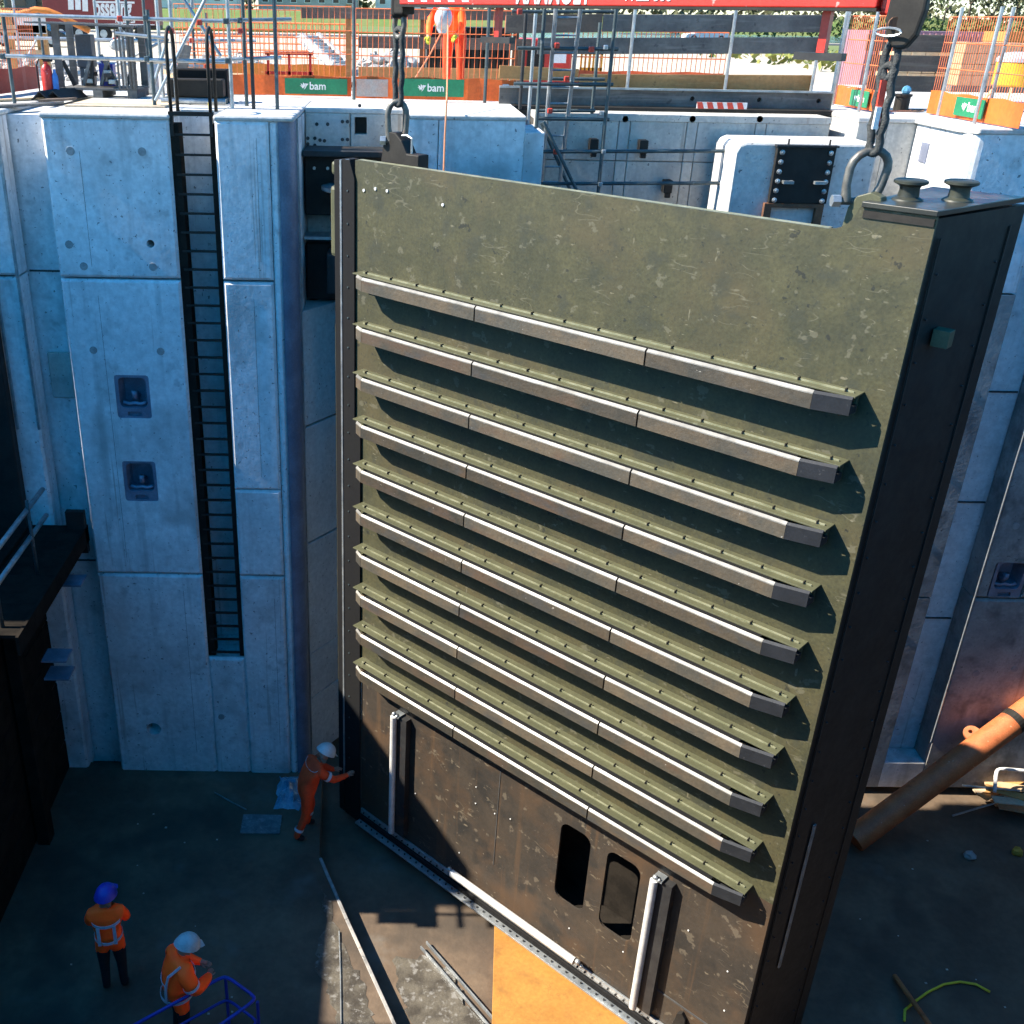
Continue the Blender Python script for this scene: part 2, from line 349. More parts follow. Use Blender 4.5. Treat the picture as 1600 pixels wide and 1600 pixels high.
# land on both sides of the chamber
struct(MB().bx(-80, 6.5, 17.0, 24.5, 9.0, 10.555).bx(6.5, 80, 17.6, 24.5, 9.0, 10.555).build('quay_deck', concrete_pale))
struct(MB().bx(-80, -10, 14.1, 17.0, -.3, 10.555).build('quay_bank_west', concrete_bounce))
struct(MB().bx(13, 80, 14.1, 17.0, -.3, 10.555).build('quay_bank_east', concrete_bounce))
struct(MB().bx(-80, 80, -60, -.9, -.4, 10.2).build('near_quay', concrete_bounce))
def farz(x, y): return -.0 + (0.012*max(0, y-150) if y < 260 else 1.3)
struct(grid_sheet('ground', -500, 600, 24.5, 900, 9.9, sand, 60, 60, .02))
struct(slab('road', rect(-200, 300, 108, 117), 9.84, 9.925, asphalt))
struct(slab('river_water', rect(10, 400, 122, 190), 9.8, 9.93, water_m))
struct(slab('grass_bank', [(-400, 128), (8, 128), (8, 420), (-400, 420)], 9.8, 10.15, grass_m, bevel=.1))
struct(slab('grass_strip', [(26, 60), (70, 60), (90, 106), (22, 106)], 9.7, 9.94, grass_m))
dk = MB().ext([(190, 9.7), (200, 12.2), (215, 12.4), (240, 9.7)], [], lambda a, b, t: (t, a, b), -400, 500)
struct(dk.build('dike', grass_m))

WF = 14.1
RND = lambda cx, cz, w_, h_, r, n=5: [(cx+sx*(w_/2-r)+r*cos(a0+k*pi/2/n), cz+sz*(h_/2-r)+r*sin(a0+k*pi/2/n)) for (sx, sz, a0) in ((1, 1, 0), (-1, 1, pi/2), (-1, -1, pi), (1, -1, 3*pi/2)) for k in range(n+1)]
CIR = lambda cx, cz, r, n=14: [(cx+r*cos(2*pi*k/n), cz+r*sin(2*pi*k/n)) for k in range(n)]
XZ = lambda a, b, t: (a, t, b)
def panel(par, x0, x1, z0, z1, holes=(), y0=WF, y1=14.5, m=concrete, bevel=.036):
    """cast panel with chamfered edges; holes run through to the back"""
    c = bevel; holes = list(holes); b = MB()
    fr = [(x0+c, z0+c), (x1-c, z0+c), (x1-c, z1-c), (x0+c, z1-c)]; ou = [(x0, z0), (x1, z0), (x1, z1), (x0, z1)]
    loops = [fr]+holes; flat = [p for l in loops for p in l]
    b.add([(x, y0, z) for x, z in flat], [tuple(t) for t in tessellate_polygon([[Vector((x, z, 0)) for x, z in l] for l in loops])])
    for i in range(4):
        j = (i+1) % 4
        b.add([(fr[i][0], y0, fr[i][1]), (fr[j][0], y0, fr[j][1]), (ou[j][0], y0+c, ou[j][1]), (ou[i][0], y0+c, ou[i][1])], [(0, 1, 2, 3)])
        b.add([(ou[i][0], y0+c, ou[i][1]), (ou[j][0], y0+c, ou[j][1]), (ou[j][0], y1, ou[j][1]), (ou[i][0], y1, ou[i][1])], [(0, 1, 2, 3)])
    for l in holes:
        for i in range(len(l)):
            p, q_ = l[i], l[(i+1) % len(l)]
            b.add([(p[0], y0, p[1]), (q_[0], y0, q_[1]), (q_[0], y1, q_[1]), (p[0], y1, p[1])], [(0, 1, 2, 3)])
    return b.build('panel', m, par)
def niche(par, cx, cz, deep=.27):
    """mooring niche: steel box with a curved lip and a horn"""
    w_, h_ = .50, .66
    b = MB(); y0 = WF+.012
    out = RND(cx, cz, w_, h_, .04, 2); inn = RND(cx, cz+.06, w_-.1, h_-.2, .07, 4)
    b.ext(out, [inn, RND(cx, cz-.265, .2, .07, .01, 1)], XZ, y0, y0+.03)
    o = b.build('niche_frame', steel_blue, par)
    d = MB()
    n = len(inn)
    for i in range(n):
        a = inn[i]; c = inn[(i+1) % n]
        d.add([(a[0], y0+.02, a[1]), (c[0], y0+.02, c[1]), (c[0]*.9+cx*.1, y0+deep, c[1]*.9+cz*.1), (a[0]*.9+cx*.1, y0+deep, a[1]*.9+cz*.1)], [(0, 1, 2, 3)])
    d.add([(a*.9+cx*.1, y0+deep, b_*.9+cz*.1) for a, b_ in inn], [tuple(range(n))])
    d.bx(cx-.11, cx+.11, y0+.05, y0+.07, cz-.31, cz-.22)
    d.build('niche_lining', steel_blue, o)
    h = MB()
    h.path([(cx, y0+deep, cz-.06), (cx, y0+.14, cz-.07), (cx, y0+.09, cz-.02), (cx, y0+.09, cz+.06)], [.05, .045, .04, .045], 10)
    h.path([(cx-.17, y0+.06, cz-.10), (cx-.08, y0+.07, cz-.135), (cx, y0+.08, cz-.12), (cx+.08, y0+.07, cz-.135), (cx+.17, y0+.06, cz-.10)], .028, 8)
    h.build('mooring_horn', steel_blue, o, smooth=True)
steel_blue = mat('niche_steel', (.26, .28, .36), (.18, .20, .27), s=4, rough=.45, metal=.2)

# ---------------------------------------------------------------- left lock wall with the ladder slot
lw = thing('lock_wall', 'tall blue-grey concrete lock wall with recessed ladder and two mooring niches', 'wall', (-3, 14.1, -.12))
n1 = RND(-3.795, 6.725, .5, .66, .04, 2); n2 = RND(-3.81, 5.385, .5, .66, .04, 2)
hole = CIR(*(lambda p: (p.x, p.z))(at(235, 381, WF)), .055)
hole2 = CIR(*(lambda p: (p.x, p.z))(at(240, 1139, WF)), .125)
for (z0, z1, hs) in ((-.2, 3.775, [hole2]), (3.80, 8.42, [n1, n2]), (8.45, 10.5, [hole])):
    panel(lw, -4.64, -2.985, z0, z1, hs)
for (z0, z1) in ((-.2, 3.775), (3.80, 5.27), (5.285, 8.42), (8.45, 10.5)):
    panel(lw, -2.395, -1.70, z0, z1, y0=WF-.014)
panel(lw, -1.692, -1.575, -.2, 10.5, y0=WF+.012)
panel(lw, -2.983, -2.397, -.2, 2.23, y0=WF+.004)
MB().bx(-4.63, -2.986, 14.5, 17, -.3, 10.498).bx(-2.394, -1.36, 14.5, 17, -.3, 10.498).bx(-2.984, -2.396, 14.85, 17, -.3, 10.498).bx(-2.984, -2.396, 14.5, 14.84, -.3, 2.22).build('core', concrete, lw)
MB().bx(-4.66, -2.97, 14.085, 17.0, 10.5, 10.572).build('coping', concrete_pale, lw, bevel=.03)
MB().bx(-2.41, -1.36, 14.085, 17.0, 10.5, 10.572).build('coping', concrete_pale, lw, bevel=.03)
MB().bx(-2.97, -2.41, 14.87, 17.0, 10.5, 10.568).build('coping', concrete_pale, lw)
q = [(-1.573, 14.5)]+[(-1.573+.2*sin(a), 14.305-.2*cos(a)) for a in [k*pi/2/8 for k in range(9)]]+[(-1.373, 14.5)]
MB().ext(q, [], lambda a, b, t: (a, b, t), -.2, 10.5).build('steel_nosing', mat('nosing_steel', (.16, .20, .27), (.11, .14, .20), s=3, rough=.5), lw, smooth='auto')
MB().bx(-1.372, -1.352, 14.48, 14.56, -.2, 10.5).build('edge_strip', galv, lw)
niche(lw, -3.795, 6.725); niche(lw, -3.81, 5.385)
for (x, z0, z1) in ((-4.14, 4.0, 8.2), (-4.18, 8.6, 10.1), (-3.3, .3, 3.5)): MB().bx(x-.002, x+.002, WF-.002, WF+.02, z0, z1).build('form_seam', conc_dark, lw)
for (x, z0, z1) in ((-1.98, 5.5, 8.2), (-1.86, 8.7, 10.3), (-1.86, .5, 3.4)): MB().bx(x-.002, x+.002, WF-.016, WF+.01, z0, z1).build('form_seam', conc_dark, lw)
plug = MB().lathe([(.055, 0), (.055, .012), (.03, .016)], (0, 0, 0), 12, 'y')
pm = None
for (px, py) in ((110, 236), (222, 237), (352, 235), (378, 240), (108, 382), (131, 416), (239, 417), (361, 384), (391, 386), (146, 547), (251, 549), (371, 553), (402, 555), (379, 708), (405, 707), (346, 1120), (357, 199), (384, 200)):
    p = at(px, py, WF)
    if pm is None: pm = plug.build('grout_plug', mat('grout', (.36, .36, .35), (.27, .27, .27), s=8, rough=.9), lw); g = pm; base = pm.matrix_parent_inverse.copy()
    else:
        g = pm.copy(); C.objects.link(g)
    g.location = (p.x, WF-.008, p.z)
# the next wall beyond the stop-log slot
lw2 = thing('lock_wall', 'narrow strip of concrete wall left of the stop-log slot at the picture edge', 'wall', (-7, 14.1, -.12))
for (z0, z1) in ((-.2, 3.775), (3.80, 8.42), (8.45, 10.5)): panel(lw2, -10, -5.22, z0, z1, y0=WF+.04)
MB().bx(-10, -4.635, 14.55, 17, -.3, 10.498).build('core', concrete, lw2)
MB().bx(-10, -5.21, 14.09, 17, 10.5, 10.57).build('coping', concrete_pale, lw2, bevel=.03)
for z in (8.43, 3.78): MB().bx(-5.2, -4.66, 14.53, 14.56, z-.012, z+.012).build('joint_line', conc_dark, lw2)
MB().bx(-5.235, -5.205, 14.07, 14.115, 6.2, 10.3).build('guide_rail', galv, lw2)
MB().bx(-5.55, -5.52, 14.07, 14.115, 6.2, 9.0).build('guide_rail', galv, lw2)
MB().bx(-5.1, -4.66, 14.49, 14.545, 6.55, 7.25).build('repair_patch', concrete_bounce, lw2, bevel=.02)

# ---------------------------------------------------------------- ladder
la = thing('wall_ladder', 'black steel ladder in the slot of the left concrete wall', 'ladder', (-2.7, 14.2, 2.3))
for x in (-2.955, -2.445):
    MB().bx(x-.03 if x < -2.7 else x-.025, x+.085 if x < -2.7 else x+.042, 14.15, 14.40, 2.26, 10.45).build('stile', tarred, la)
    MB().bx(x-.02, x+.02, 14.13, 14.2, 10.3, 10.6).build('stile_head', black, la)
    pts = [(x, 14.16, 10.55)]+[(x, 14.16, 11.35)]+[(x, 14.38-.22*cos(a), 11.38+.2*sin(a)) for a in (.5, 1., pi/2, 2.1, 2.6)]+[(x, 14.6, 11.35), (x, 14.6, 10.57)]
    MB().path(pts, .024, 8).build('grab_rail', black, la, smooth=True)
r0 = None
for i in range(33):
    z = 10.32-.25*i
    if r0 is None: r0 = MB().bx(-2.935, -2.465, 14.145, 14.18, -.014, .014).build('rung', black, la); r = r0
    else: r = r0.copy(); C.objects.link(r)
    r.location.z = z
MB().bx(-2.99, -2.41, 14.12, 14.2, 10.55, 10.6).build('top_bar', black, la)
b0 = None
for i in range(5):
    for x in (-2.99, -2.41):
        if b0 is None: b0 = MB().bx(-.035, .035, 14.17, 14.5, -.05, .05).build('wall_bracket', black, la); r = b0
        else: r = b0.copy(); C.objects.link(r)
        r.location.z = 9.95-1.75*i; r.location.x = x
tag(MB().path([at(327, 160, 14.3), at(329, 183, 14.16), at(333, 230, 14.2), at(339, 290, 14.22), at(343, 352, 14.24)], .018, 6).build('hanging_hose', hose_y), 'thin yellow-green hose hanging beside the black wall ladder', 'hose')

# ---------------------------------------------------------------- stop-log dam on the left
dam = thing('stop_log_dam', 'dark steel stop-log dam closing the chamber at the left edge', 'dam', (-5.8, 7, -.12))
k = 0; z = -.11
while z < 4.2:
    MB().bx(-5.9-.02*(k % 2), -5.55, -.8 if z < 2.5 else 11.2, 14.5, z, z+.585).build('stop_log', tarred, dam, bevel=.02)
    z += .6; k += 1
for (y, zt) in ((12.4, 4.5), (9.0, 3.0), (5.6, 3.0), (2.2, 3.0)): MB().bx(-5.5, -5.32, y-.12, y+.12, -.11, zt).build('stiffener', tarred, dam)
bh = thing('steel_bulkhead', 'black steel bulkhead against the wall at the far left edge', 'bulkhead', (-7, 14, -.11))
for k in range(7): MB().bx(-5.55-.62*(k+1), -5.56-.62*k, 13.9+.05*(k % 2), 14.09, -.11, 8.6-.25*k).build('sheet_pile', black, bh, bevel=.02)
struct(MB().bx(-80, -10, 11.3, 14.09, -.3, 10.57).build('west_shade_cofferdam', concrete_bounce))
struct(MB().bx(-80, -10.01, 9.1, 11.29, -.3, 8.25).build('west_shade_cofferdam', concrete_bounce))  # unseen; crest lowered to let a sun patch reach the floor
struct(MB().bx(-80, -10.02, -.89, 9.09, -.3, 9.7).build('west_shade_cofferdam', concrete_bounce))  # unseen; crest height set to keep the workers in shade
struct(MB().bx(12.6, 80, -.89, 14.05, -.3, 10.57).build('east_shade_wall', dark_steel))  # unseen wall added to darken the right side of the pit
ww = thing('dam_walkway', 'dark walkway with two pale handrail tubes along the left dam', 'walkway', (-5.2, 9, 4.6))
for i in range(12):
    y = 14.0-.26*i
    if i == 0: b0 = MB().bx(-5.55, -4.72, -.129, .129, 4.56, 4.61).build('tread_plank', tarred, ww); r = b0
    else: r = b0.copy(); C.objects.link(r)
    r.location.y = y
MB().bx(-4.74, -4.70, 10.95, 14.15, 4.35, 4.62).build('edge_beam', tarred, ww)
MB().bx(-4.98, -4.70, 14.0, 14.1, 4.2, 4.9).build('end_plate', black, ww)
for z in (5.6, 5.19): MB().tube((-5.0, 10.95, z), (-5.0, 13.3, z), .036, 10).build('handrail', galv, ww, smooth=True)
for y in (12.6, 11.2): MB().tube((-4.98, y, 4.5), (-4.98, y, 5.75), .026, 8).build('rail_post', galv_blue, ww, smooth=True)
for (y, z) in ((13.2, 4.15), (12.2, 3.5), (12.2, 3.2)):
    MB().bx(-4.9, -4.55, y-.16, y+.16, z, z+.03).build('bracket_plate', steel_blue, ww)

# ---------------------------------------------------------------- recess behind the gate
qp = thing('quoin_pier', 'grey concrete quoin pier in the gap between left wall and gate', 'wall', (-.9, 15.4, -.12))
for (z0, z1) in ((-.2, 1.1), (1.1, 2.0), (2.0, 4.1), (4.12, 6.1), (6.12, 7.9)):
    MB().ext([(-1.36, 14.62), (-.52, 15.75), (-.52, 16.4), (-1.36, 16.4)], [], lambda a, b, t: (a, b, t), z0, z1-.015).build('pier_block', concrete_pale, qp, bevel=.012)  # pale concrete stands in for light bounced off the gate
ha = thing('hinge_anchor', 'black steel hinge anchor in the gap beside the gate top', 'hinge', (-.9, 15.3, 7.9))
MB().bx(-1.34, -.2, 15.2, 15.58, 7.92, 8.75).build('lower_bracket', black, ha, bevel=.02)
MB().bx(-1.34, -.1, 15.2, 15.58, 9.15, 9.98).build('upper_bracket', black, ha, bevel=.02)
MB().bx(-1.34, -.12, 14.95, 15.58, 9.98, 10.06).build('top_plate', dark_steel, ha, bevel=.01)
MB().lathe([(.30, 0), (.34, .02), (.34, .07), (.28, .09)], (-.75, 15.0, 9.52), 24).build('hinge_ring', galv, ha, smooth='auto')
MB().lathe([(.12, -.2), (.12, .3)], (-.75, 15.0, 9.52), 16).build('hinge_pin', dark_steel, ha, smooth='auto')
MB().bx(-1.34, -.5, 14.9, 15.3, 8.86, 8.9).build('shelf_plate', galv, ha)
MB().bx(-1.0, -.42, 14.6, 15.2, 8.15, 8.72).build('collar_block', dark_steel, ha, bevel=.02)
for i in range(6): MB().lathe([(.022, 0), (.022, .03)], (-1.2+.19*i, 15.17, 9.8), 8, 'y').build('bolt', galv, ha)
MB().ext([(-1.36, 14.75), (-.7, 15.5), (-.7, 15.56), (-1.36, 15.56)], [], lambda a, b, t: (a, b, t), 1.25, 2.15).build('lower_hinge_box', black, ha, bevel=.02)

gw = thing('recess_wall', 'pocked grey concrete wall with a small square opening behind the hinge', 'wall', (-.7, 15.6, 8))
x_j = at(547, 200, 15.6).x
sq = [(lambda p: (p.x, p.z))(at(*p_, 15.6)) for p_ in ((554, 210), (573, 210), (573, 183), (554, 183))]
panel(gw, -1.35, x_j-.006, 8.2, 10.5, (), 15.6, 15.8, concrete_bounce, .012)
panel(gw, x_j+.006, .04, 8.2, 10.5, [sq], 15.6, 15.8, concrete_bounce, .012)
MB().bx(-1.35, .04, 15.85, 17, 7, 10.49).build('core', conc_dark, gw)
MB().bx(-1.355, .045, 15.59, 16.99, 10.5, 10.564).build('coping', concrete_pale, gw, bevel=.015)
t0 = None
for (px, py) in ((495, 194), (512, 194), (481, 216), (492, 216), (481, 225), (492, 227), (500, 219), (507, 220), (535, 190), (543, 190), (535, 218), (543, 218), (562, 165), (493, 172), (536, 173)):
    p = at(px, py, 15.6)
    if t0 is None: t0 = MB().lathe([(.026, 0), (.026, .006)], (0, 0, 0), 8, 'y').build('tie_hole', conc_dark, gw); r = t0
    else: r = t0.copy(); C.objects.link(r)
    r.location = (p.x, 15.594, p.z)

bb = thing('concrete_block', 'blue-shaded concrete block with white top below the second green banner', 'wall', (.9, 14.75, 5))
for (a, b_) in ((.06, .52), (.53, 1.69)): panel(bb, a, b_, 6, 10.505, (), 14.75, 15.1, concrete, .012)
MB().bx(.06, 1.69, 15.1, 17, 6, 10.5).build('core', concrete, bb)
MB().bx(1.69, 1.96, 14.752, 15.9, 6, 10.37).build('shoulder', concrete, bb, bevel=.015)
MB().bx(.05, 1.7, 14.74, 17, 10.505, 10.57).build('coping', concrete_pale, bb, bevel=.02)

bw = thing('recess_wall', 'beige grey panelled concrete wall behind the scaffold tower', 'wall', (4, 16, 5))
xs = [1.97]+[at(px, 215, 16.0).x for px in (965, 983, 1071, 1088, 1178, 1195)]+[6.28]
for a, b_ in zip(xs[:-1], xs[1:]):
    for (z0, z1) in ((5, 9.87), (9.88, 10.43)): panel(bw, a+.005, b_-.005, z0, z1, (), 16.0, 16.2, concrete_bounce, .008)
MB().bx(1.97, 6.27, 16.2, 17, 5, 10.42).build('core', conc_dark, bw)
for px in (977, 1082, 1187):
    p = at(px, 186, 16); MB().lathe([(.045, 0), (.045, .01)], (p.x, 15.99, p.z), 12, 'y').build('tie_hole', black, bw)
for (px, py) in ((926, 226), (1003, 228), (1041, 290)):
    p = at(px, py, 15.95); MB().bx(p.x-.06, p.x+.06, 15.8, 15.995, p.z-.09, p.z+.09).bx(p.x-.03, p.x+.05, 15.82, 15.9, p.z-.16, p.z-.09).build('form_bracket', black, bw, bevel=.01)
MB().bx(1.97, 6.28, 15.99, 16.9, 10.43, 10.52).build('coping', concrete_bounce, bw)

mb_ = thing('concrete_block', 'low concrete block with rounded white rim and bolted black plate', 'wall', (5.5, 14.75, 5))
blk = MB().ext([(4.58, 5), (6.5, 5), (6.5, 10.29), (4.70, 10.29), (4.62, 10.26), (4.58, 10.18)], [], XZ, 14.75, 15.75).build('core', concrete_pale, mb_, bevel=.03)
p0 = at(1218, 229, 14.7); p1 = at(1283, 318, 14.7)
bp = thing('bolted_plate', 'black steel plate with two rows of bolts on the low concrete block', 'plate', ((p0.x+p1.x)/2, 14.7, p1.z))
MB().bx(p0.x-.03, p1.x+.06, 14.67, 14.745, p1.z, p0.z).build('plate', black, bp, bevel=.008)
MB().bx(p0.x-.05, p1.x+.08, 14.64, 14.745, p0.z, p0.z+.025).build('top_flange', dark_steel, bp)
bl = None
for i in range(6):
    for x in (p0.x+.04, p1.x-.01):
        if bl is None: bl = MB().lathe([(.034, 0), (.034, -.02), (.016, -.025), (.016, -.05)], (0, 0, 0), 8, 'y').build('bolt', galv, bp); r = bl
        else: r = bl.copy(); C.objects.link(r)
        r.location = (x, 14.67, p0.z-.07-.125*i)
for x in (p0.x+.16, p1.x-.12): MB().bx(x-.06, x+.08, 14.58, 14.68, p0.z-.47, p0.z-.43).build('cleat', galv, bp)
for x in (p0.x+.12, p1.x-.03): MB().tube((x, 14.71, p0.z), (x, 14.71, p0.z+.1), .014, 6).build('stud', dark_steel, bp)
MB().bx(p0.x-.08, p1.x+.03, 14.66, 14.74, p1.z-.06, p1.z-.005).bx(p0.x-.08, p0.x+.02, 14.66, 14.74, p1.z-.3, p1.z-.06).bx(p1.x-.07, p1.x+.03, 14.66, 14.74, p1.z-.3, p1.z-.06).build('support_frame', rust, bp)

cb = thing('concrete_block', 'grey concrete pier with white sunlit flank behind the right sling', 'wall', (7, 15.6, 5))
panel(cb, 6.51, 6.93, 5, 10.5, (), 15.6, 15.9, concrete_bounce, .01); panel(cb, 6.94, 7.6, 5, 10.5, (), 15.62, 15.9, concrete_bounce, .01)
MB().bx(6.51, 7.6, 15.9, 17.6, 5, 10.5).build('core', concrete_pale, cb)
MB().bx(6.5, 7.6, 15.59, 17.6, 10.5, 10.565).build('coping', concrete_pale, cb, bevel=.015)

rw = thing('lock_wall', 'blue-grey concrete lock wall at the right with a ladder slot', 'wall', (9, 14.1, -.12))
RB = (7.35, 7.55)
q = [(8.52, 14.1)]+[(7.55-.2*sin(a), 14.3-.2*cos(a)) for a in [k_*pi/2/6 for k_ in range(7)]]+[(7.35, 15.6), (8.52, 15.6)]
for (z0, z1) in ((-.2, 3.60), (3.625, 8.43), (8.455, 10.5)):
    MB().ext(q, [], lambda a, b, t: (a, b, t), z0, z1).build('panel', concrete if z0 > 8 else concrete_dirty, rw, bevel=.012)
nr = RND(9.66, 3.96, .56, .62, .04, 2); nr2 = RND(9.75, 6.2, .56, .62, .04, 2)
panel(rw, 9.2, 13, -.2, 3.60, m=concrete_dirty); panel(rw, 9.2, 13, 3.625, 8.43, [nr, nr2], m=concrete_dirty); panel(rw, 9.2, 13, 8.455, 10.5)
niche(rw, 9.66, 3.96); niche(rw, 9.75, 6.2)
MB().bx(8.5, 13, 14.52, 17, -.3, 10.498).build('core', concrete, rw)
MB().bx(7.6, 8.5, 15.6, 17, 5, 10.49).build('core', concrete, rw)
MB().bx(8.5, 9.22, 14.10, 14.5, -.2, .35).build('slot_sill', concrete, rw, bevel=.02)
for z in (5.1, 3.0, 6.9): MB().bx(8.53, 9.19, 14.50, 14.525, z-.012, z+.012).build('joint_line', conc_dark, rw)
MB().bx(9.19, 9.205, 14.08, 14.115, .8, 8.4).build('edge_strip', galv, rw)  # bright strip stands in for the sunlit chamfer of the slot edge
MB().ext([(7.30, 14.3), (7.45, 14.08), (8.53, 14.08), (8.53, 17), (7.30, 17)], [], lambda a, b, t: (a, b, t), 10.5, 10.575).build('coping', concrete_pale, rw, bevel=.02)
MB().bx(9.19, 13, 14.08, 17, 10.5, 10.575).build('coping', concrete_pale, rw, bevel=.02)
MB().bx(7.335, 7.36, 15.1, 15.32, 10.02, 10.28).build('recess_shade_plate', steel_blue, rw)  # dark plate stands in for a shaded box-out recess
for i, (x, z) in enumerate(((7.9, 9.6), (8.1, 7.2), (7.95, 6.0), (8.2, 4.6), (8.25, 2.9), (9.6, 2.2), (10.2, 2.3), (9.5, 4.9))):
    g = pm.copy(); C.objects.link(g); g.parent = rw; g.matrix_parent_inverse = PM[rw.name].inverted(); g.location = (x, WF-.008, z)

# ================================================================ THE LOCK GATE (local: x along the leaf, -y out of the skin, z up)
GA = -.7723
GN = Vector((sin(GA), -cos(GA), 0)); GT = Vector((cos(GA), sin(GA), 0))
G0 = Vector((-.49, 12.8, 0))-GN*.2
def gp(u, d, z): return G0+GT*u+GN*d+Vector((0, 0, z))
gate = thing('lock_gate', 'huge olive steel lock gate leaf hanging from slings with ten fender girders', 'gate', G0, GA)
XZg = lambda a, b, t: (a, t, b)
GW = 6.48; GTOP = 10.17
arc = [(5.62+.24*sin(a), 10.41-.24*cos(a)) for a in [k*pi/2/6 for k in range(7)]]
outl = [(-.26, 2.93), (GW, 2.93), (GW, 10.38), (5.86, 10.38)]+[(5.62+.24*sin(a), GTOP+.24-.24*cos(a)) for a in [k*pi/2/6 for k in range(6, -1, -1)]][1:]+[(-.26, GTOP)]
sk = MB().ext(outl, [], XZg, 0, .035).build('skin_plate', olive, gate, local=True)
MB().bx(-.26, 5.62, .035, .13, GTOP-.03, GTOP).build('top_flange', pale_sunlit, gate, local=True, bevel=.004)
h1 = RND(3.905, 1.65, .47, 1.30, .13, 5); h2 = RND(4.635, 1.66, .49, 1.30, .13, 5)
lowo = [(-.12, -.2), (GW, -.2), (GW, 2.93), (-.12, 2.93)]
MB().ext(lowo, [h1, h2], XZg, .004, .035).build('lower_skin_plate', brown, gate, local=True)
# box of the leaf behind the skin, mitre post and heel post
MB().bx(-.1, 6.3, .5, .9, 0, 9.4).bx(-.1, 6.3, .05, .5, 2.95, 9.4).bx(-.1, 3.4, .05, .5, 0, 2.9).bx(5.2, 6.3, .05, .5, 0, 2.9).bx(3.4, 5.2, .05, .5, 2.5, 2.9).bx(3.4, 5.2, .05, .5, 0, .8).build('leaf_frame', tarred, gate, local=True)
a80 = radians(80); dx, dy = cos(a80)*1.45, sin(a80)*1.45
MB().ext([(GW-.008, .036), (GW+dx, dy), (GW-.5, dy), (GW-.5, .036)], [], lambda a, b, t: (a, b, t), -.2, 10.36).build('mitre_post', black, gate, local=True)
MB().ext([(5.88, -.03), (GW+.005, -.03), (GW+dx*.96, dy*.97), (5.95, dy*.97)], [], lambda a, b, t: (a, b, t), 10.385, 10.43).build('post_cap', mat('cap_paint', (.040, .042, .036), (.028, .03, .027), s=3, rough=.35), gate, local=True, bevel=.006)
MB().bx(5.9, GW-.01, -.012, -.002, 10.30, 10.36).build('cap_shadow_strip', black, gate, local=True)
boll = None
for (u, y) in ((6.10, .36), (6.40, .66)):
    m_ = MB().lathe([(.125, 0), (.12, .012), (.085, .03), (.078, .09), (.085, .115), (.12, .13), (.135, .138), (.135, .158), (.12, .166), (.0, .166)], (u, y, 10.43), 20)
    m_.build('bollard', mat('bollard_paint', (.038, .042, .030), (.025, .028, .022), s=5, rough=.5), gate, local=True, smooth='auto')
sx, sy = cos(a80), sin(a80)
q0 = (GW+sx*.42+.05, sy*.42, 0)
MB().bx(GW+sx*.42, GW+sx*.42+.14, sy*.42-.07, sy*.42+.06, 9.27, 9.42).build('stop_lug', olive_clean, gate, local=True, bevel=.005)
MB().bar((GW+sx*.47+.012, sy*.47, 1.65), (GW+sx*.47+.012, sy*.47, 3.85), .02, .05, (0, 1, 0)).build('guide_strip', galv, gate, local=True)
for (f_, z0, z1) in ((.12, 0, 10.2), (1.25, 0, 10.2)):
    MB().bar((GW+sx*f_*1.0+.006, sy*f_, z0), (GW+sx*f_+.006, sy*f_, z1), .012, .03, (0, 1, 0)).build('edge_bar', black, gate, local=True)
ps_ = MB()
for k in range(26):
    for f_ in (.2, 1.15):
        ps_.lathe([(.011, -.004), (.011, .014)], (GW+sx*f_, sy*f_, .4+.38*k), 6, 'x')
ps_.build('post_bolts', dark_steel, gate, local=True, kind='stuff')
# heel seal
MB().ext([(-.62, -.2), (-.50, -.2), (-.50, 10.14), (-.62, 10.14)], [], XZg, -.02, .3).build('heel_post', rubber, gate, local=True)
MB().ext([(-.47, -.2), (-.13, -.2), (-.13, 6.75), (-.245, 6.85), (-.245, 9.95), (-.33, GTOP-.01), (-.47, GTOP-.01)], [], XZg, -.03, -.003).build('heel_seal', rubber, gate, local=True, bevel=.004)
MB().bx(-.50, -.47, -.04, .1, .5, 10.15).build('seal_clamp', galv, gate, local=True)
MB().bx(-.85, -.62, .1, .4, 8.9, 9.8).build('heel_block', olive_clean, gate, local=True, bevel=.05)
MB().bx(-.82, -.62, .1, .4, 9.93, 10.1).build('heel_block', olive_clean, gate, local=True, bevel=.04)
MB().bx(-.78, -.62, .12, .3, .5, 8.0).build('heel_flange', olive, gate, local=True)
sb = MB()
for i in range(24): sb.lathe([(.012, 0), (.012, -.012)], (-.36, -.03, 9.8-.4*i), 6, 'y')
sb.build('seal_bolts', galv_blue, gate, local=True, kind='stuff')

